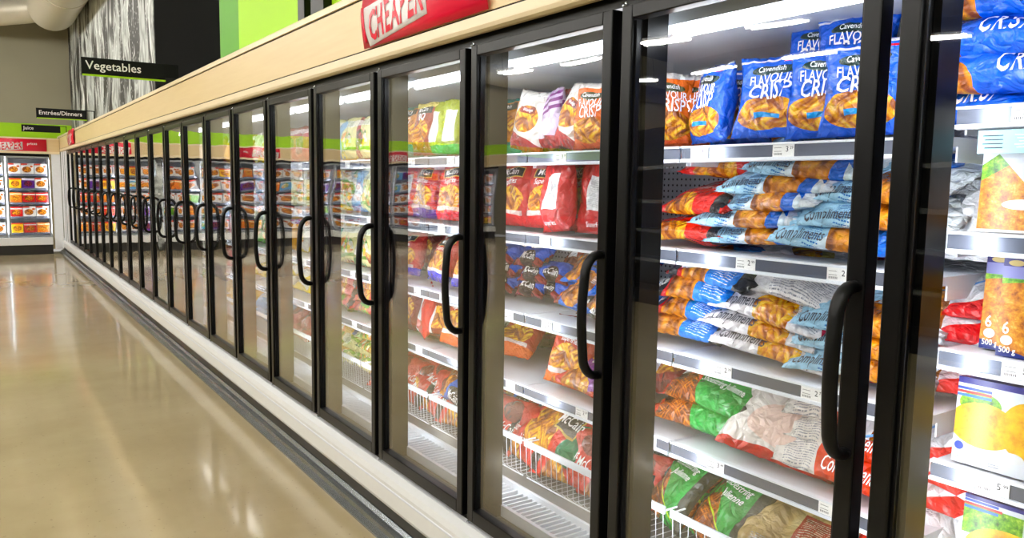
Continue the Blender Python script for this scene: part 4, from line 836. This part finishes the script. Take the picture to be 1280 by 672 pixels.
# --- fourth case
k = 3
for px, X, kd in ((424, 1.79, 'ice_blue'), (440, 1.80, 'veg_white'), (456, 1.79, 'fruit_red'), (470, 1.80, 'fruit_yellow'), (436, 1.98, 'fruit_yellow'), (462, 1.98, 'fruit_red')): put(kd, k, 0, Y(px, X, 170), X, lean=10, yaw=(px*7) % 23-11)
for px, X, kd in ((420, 1.79, 'veg_pale'), (436, 1.79, 'veg_green'), (452, 1.78, 'ice_blue'), (468, 1.79, 'veg_green'), (430, 1.96, 'veg_green'), (458, 1.96, 'veg_pale')): put(kd, k, 1, Y(px, X, 240), X, lean=10, yaw=(px*7) % 23-11)
for px, X, kd in ((420, 1.79, 'veg_teal'), (436, 1.79, 'bbq'), (452, 1.79, 'green_back'), (468, 1.79, 'bbq'), (440, 1.96, 'veg_teal')): put(kd, k, 2, Y(px, X, 310), X, lean=12, yaw=(px*7) % 23-11)
for i, px in enumerate((428, 458)):
    for j in range(3): put('red_flat', k, 3, Y(px+3*j, 1.76, 380), 1.745, lvl=j*.95, lean=58, yaw=6*(j % 2)-3)
for i, px in enumerate((424, 458)):
    for j in range(5): put('mix_flat' if (i+j) % 2 else 'green_flat', k, 4, Y(px+2*j, 1.79, 450), 1.76+.01*(j % 2), lvl=j*.97, lean=64, yaw=8*(j % 2)-4)

for kk, n_ in ((1, 2), (2, 3), (3, 3)):
    for i in range(n_): put('red_flat', kk, 4, Y0+kk*PITCHY-.17-i*.24, 1.75, lean=34, yaw=8-8*i, z=-1.112, var=i)

# --- the cases further along the row
rnd = random.Random(4)
pal = {4: ['veg_pale', 'veg_white', 'veg_pale', 'veg_green'], 5: ['veg_white', 'fruit_red', 'veg_pale', 'fruit_yellow'], 6: ['veg_white', 'ice_blue', 'veg_green'], 7: ['veg_pale', 'fruit_red', 'fruit_yellow']}
for k in range(4, K1+1):
    P_ = pal.get(k, [['veg_white', 'veg_green', 'veg_teal'], ['fruit_red', 'veg_pale', 'ice_blue'], ['fruit_yellow', 'veg_white', 'bbq']][k % 3])
    for s in range(5):
        n = 3; kd = P_[(s+k) % len(P_)]
        lying = (s in (3,) and k < 12) or (s == 4)
        for i in range(n):
            y = Y0 + k*PITCHY - .135 - i*.245 + rnd.uniform(-.008, .008)
            if lying and k < 9:
                for j in range(2): put('green_flat' if (k+s) % 2 else 'mix_flat' if k == 7 else 'green_flat', k, s, y + (.0 if i == 1 else -.04*(i-1)), 1.76, lvl=j*1.0+(i % 2)*.0, lean=64, yaw=90+rnd.uniform(-8, 8)) if False else put(kd, k, s, y, 1.755+.015*j, lvl=j*1.0, lean=62, yaw=rnd.uniform(-8, 8))
            else: put(kd if rnd.random() < .75 else rnd.choice(P_), k, s, y, 1.79, lean=9 if s < 4 else 14, yaw=rnd.uniform(-12, 12))

# --- nearest case: cartons to the right, soft packs piled to the left
k = -1
put('crisp_blue_flat', k, 0, Y(1245, 1.78, 130), 1.765, lean=58, yaw=4, lvl=.0, var=0); put('crisp_blue_flat', k, 0, Y(1225, 1.80, 70), 1.775, lean=64, yaw=-4, lvl=1.05, var=1)
put('crisp_blue_flat', k, 0, Y(1250, 1.82, 40), 1.80, lean=62, yaw=6, lvl=2.1, var=2); put('crisp_blue_flat', k, 0, Y(1262, 1.80, 40), 1.86, lean=58, yaw=-6, lvl=2.9, var=0)
put('crisp_blue', k, 0, .62, 1.84, lean=20, yaw=20, var=2); put('crisp_blue', k, 0, .46, 1.80, lean=8, var=1)
put('crisp_blue_flat', 0, 0, Y(1180, 1.79, 170), 1.80, lean=68, yaw=-8, var=2)
put('white_bag', k, 1, Y(1212, 1.92, 250), 1.90, lean=22, yaw=-18, roll=4); put('white_bag', 0, 1, Y(1170, 1.82, 320), 1.80, lean=36, yaw=4); put('white_bag', 0, 1, Y(1180, 1.92, 300), 1.96, lean=24, yaw=-10, lvl=.3)
put('fishcake', k, 1, .72, 1.745, lean=3, yaw=0, z=SH_Z[1]+.002); put('fishcake', k, 1, .53, 1.745, lean=3, z=SH_Z[1]+.002); put('fishcake', k, 1, .725, 1.80, lean=3, z=SH_Z[1]+.002)
put('burger', k, 2, .725, 1.785, lean=3, z=SH_Z[2]+.002); put('burger', k, 2, .668, 1.733, lean=2, z=SH_Z[2]+.002); put('burger', k, 2, .50, 1.735, lean=2, z=SH_Z[2]+.002)
put('fillet', k, 3, .722, 1.742, lean=3, z=SH_Z[3]+.002); put('fillet', k, 3, .725, 1.80, lean=3, z=SH_Z[3]+.012); put('fillet', k, 3, .52, 1.742, lean=3, z=SH_Z[3]+.002)
put('fillet_green', k, 4, .70, 1.76, lean=4, z=-.838); put('fillet_green', k, 4, .50, 1.76, lean=4, z=-.838)
for i in range(4): put('lowcut', 0, 2, Y(1178+3*(i % 2), 1.80, 420), 1.775+.01*(i % 2), lvl=i*.95, lean=66, yaw=4-8*(i % 2))
for i in range(3): put('lowcut', 0, 3, Y(1158+4*(i % 2), 1.78, 520), 1.76, lvl=i*.95, lean=58, yaw=8-10*(i % 2), roll=4)
put('lowcut_up', k, 3, Y(1190, 1.95, 500), 1.94, lean=40, yaw=-16)
for i, (px, X, yw) in enumerate(((1135, 1.76, 10), (1165, 1.80, -8), (1185, 1.86, 4))): put('lowcut_up', 0, 4, Y(px, X, 630), X, lean=34, yaw=yw, roll=-6, z=-.86)
put('lowcut_up', 0, 4, Y(1150, 1.9, 600), 1.92, lean=40, yaw=6, z=-.84)

# --- cartons on the end-wall cases
FK = ['meal_white', 'meal_blue', 'meal_yellow', 'meal_red', 'meal_orange', 'meal_green', 'meal_purple']
FIT = []
for i, x in enumerate(FX):
    for s, z in enumerate(FSH):
        if i == 0: kd = ['meal_yellow', 'meal_blue', 'meal_white', 'meal_white', 'meal_white'][s]
        else: kd = rnd.choice(FK[:1]*5+FK[:2]+FK)
        nrow = 2 if s in (4, 3) and i < 4 else 1
        for j in range(3):
            kk = kd if rnd.random() < .7 else rnd.choice(FK); kk = 'meal_white' if rnd.random() < .42 and not (i == 0 and s == 0) else kk
            if i == 0 and s == 0: kk = ['meal_yellow', 'meal_red', 'meal_orange'][j]
            me, tm = product(kk); o = bpy.data.objects.new('food_carton', me); C.objects.link(o)
            o.location = (x-.225+j*.225, FY+.22, z+.001); o['category'] = 'food carton'
            FIT.append((o, CART[kk][0], i, s, j))
SHN = ['top', 'second', 'third', 'fourth']
for o, d, i, s, j in FIT:
    o['label'] = f"{d}, {['left', 'middle', 'right'][j]} on {['lowest', 'fourth', 'third', 'second', 'top'][s]} shelf, {ORD[i]} end-wall case from corner"
    o['group'] = 'meal cartons in the end-wall freezers'
from collections import defaultdict
cells = defaultdict(list)
for it in ITEMS: cells[(it['k'], it['s'], it['kind'])].append(it)
for (k, s, kd), L_ in cells.items():
    L_.sort(key=lambda q: (-round(q['y'], 2), q['lvl']))
    place = (SHN[s]+' shelf' if s < 4 else 'bottom basket')
    for n, it in enumerate(L_):
        if len(L_) == 1: pos = ''
        elif all(q['lying'] for q in L_) and max(q['y'] for q in L_)-min(q['y'] for q in L_) < .12:
            r_ = sorted(L_, key=lambda q: q['lvl']).index(it); pos = f', {ORD[r_]} up in its pile'
        else: pos = f', {ORD[n]} from left'
        it['o']['label'] = f"{it['desc']}{pos}, {place}, {CASEK(k)} case from right"
        it['o']['group'] = f"{it['desc']}s in the freezer row"

for it in ITEMS:
    if len(it['o']['label'].replace('-', ' ').split()) > 16: print('LONG', it['o']['label'])

g = empty('shelf_card', (XB-.008, .74, H+SH_Z[0]-.05), 'pale blue card hanging under the top price rail of the nearest case', 'card')
MB().box(-.001, -.075, -.046, .001, .060, .0, plain('pale_blue_card', (150, 214, 236), .45)).build('card', g)
mm = MB()
for i in range(5): mm.box(-.0022, -.06, -.010-i*.006, -.0012, -.01-.004*(i % 3), -.0115-i*.006, TXW)
for i in range(4): mm.box(-.0022, .012, -.010-i*.008, -.0012, .05-.004*(i % 2), -.012-i*.008, INK)
mm.build('printing', g)
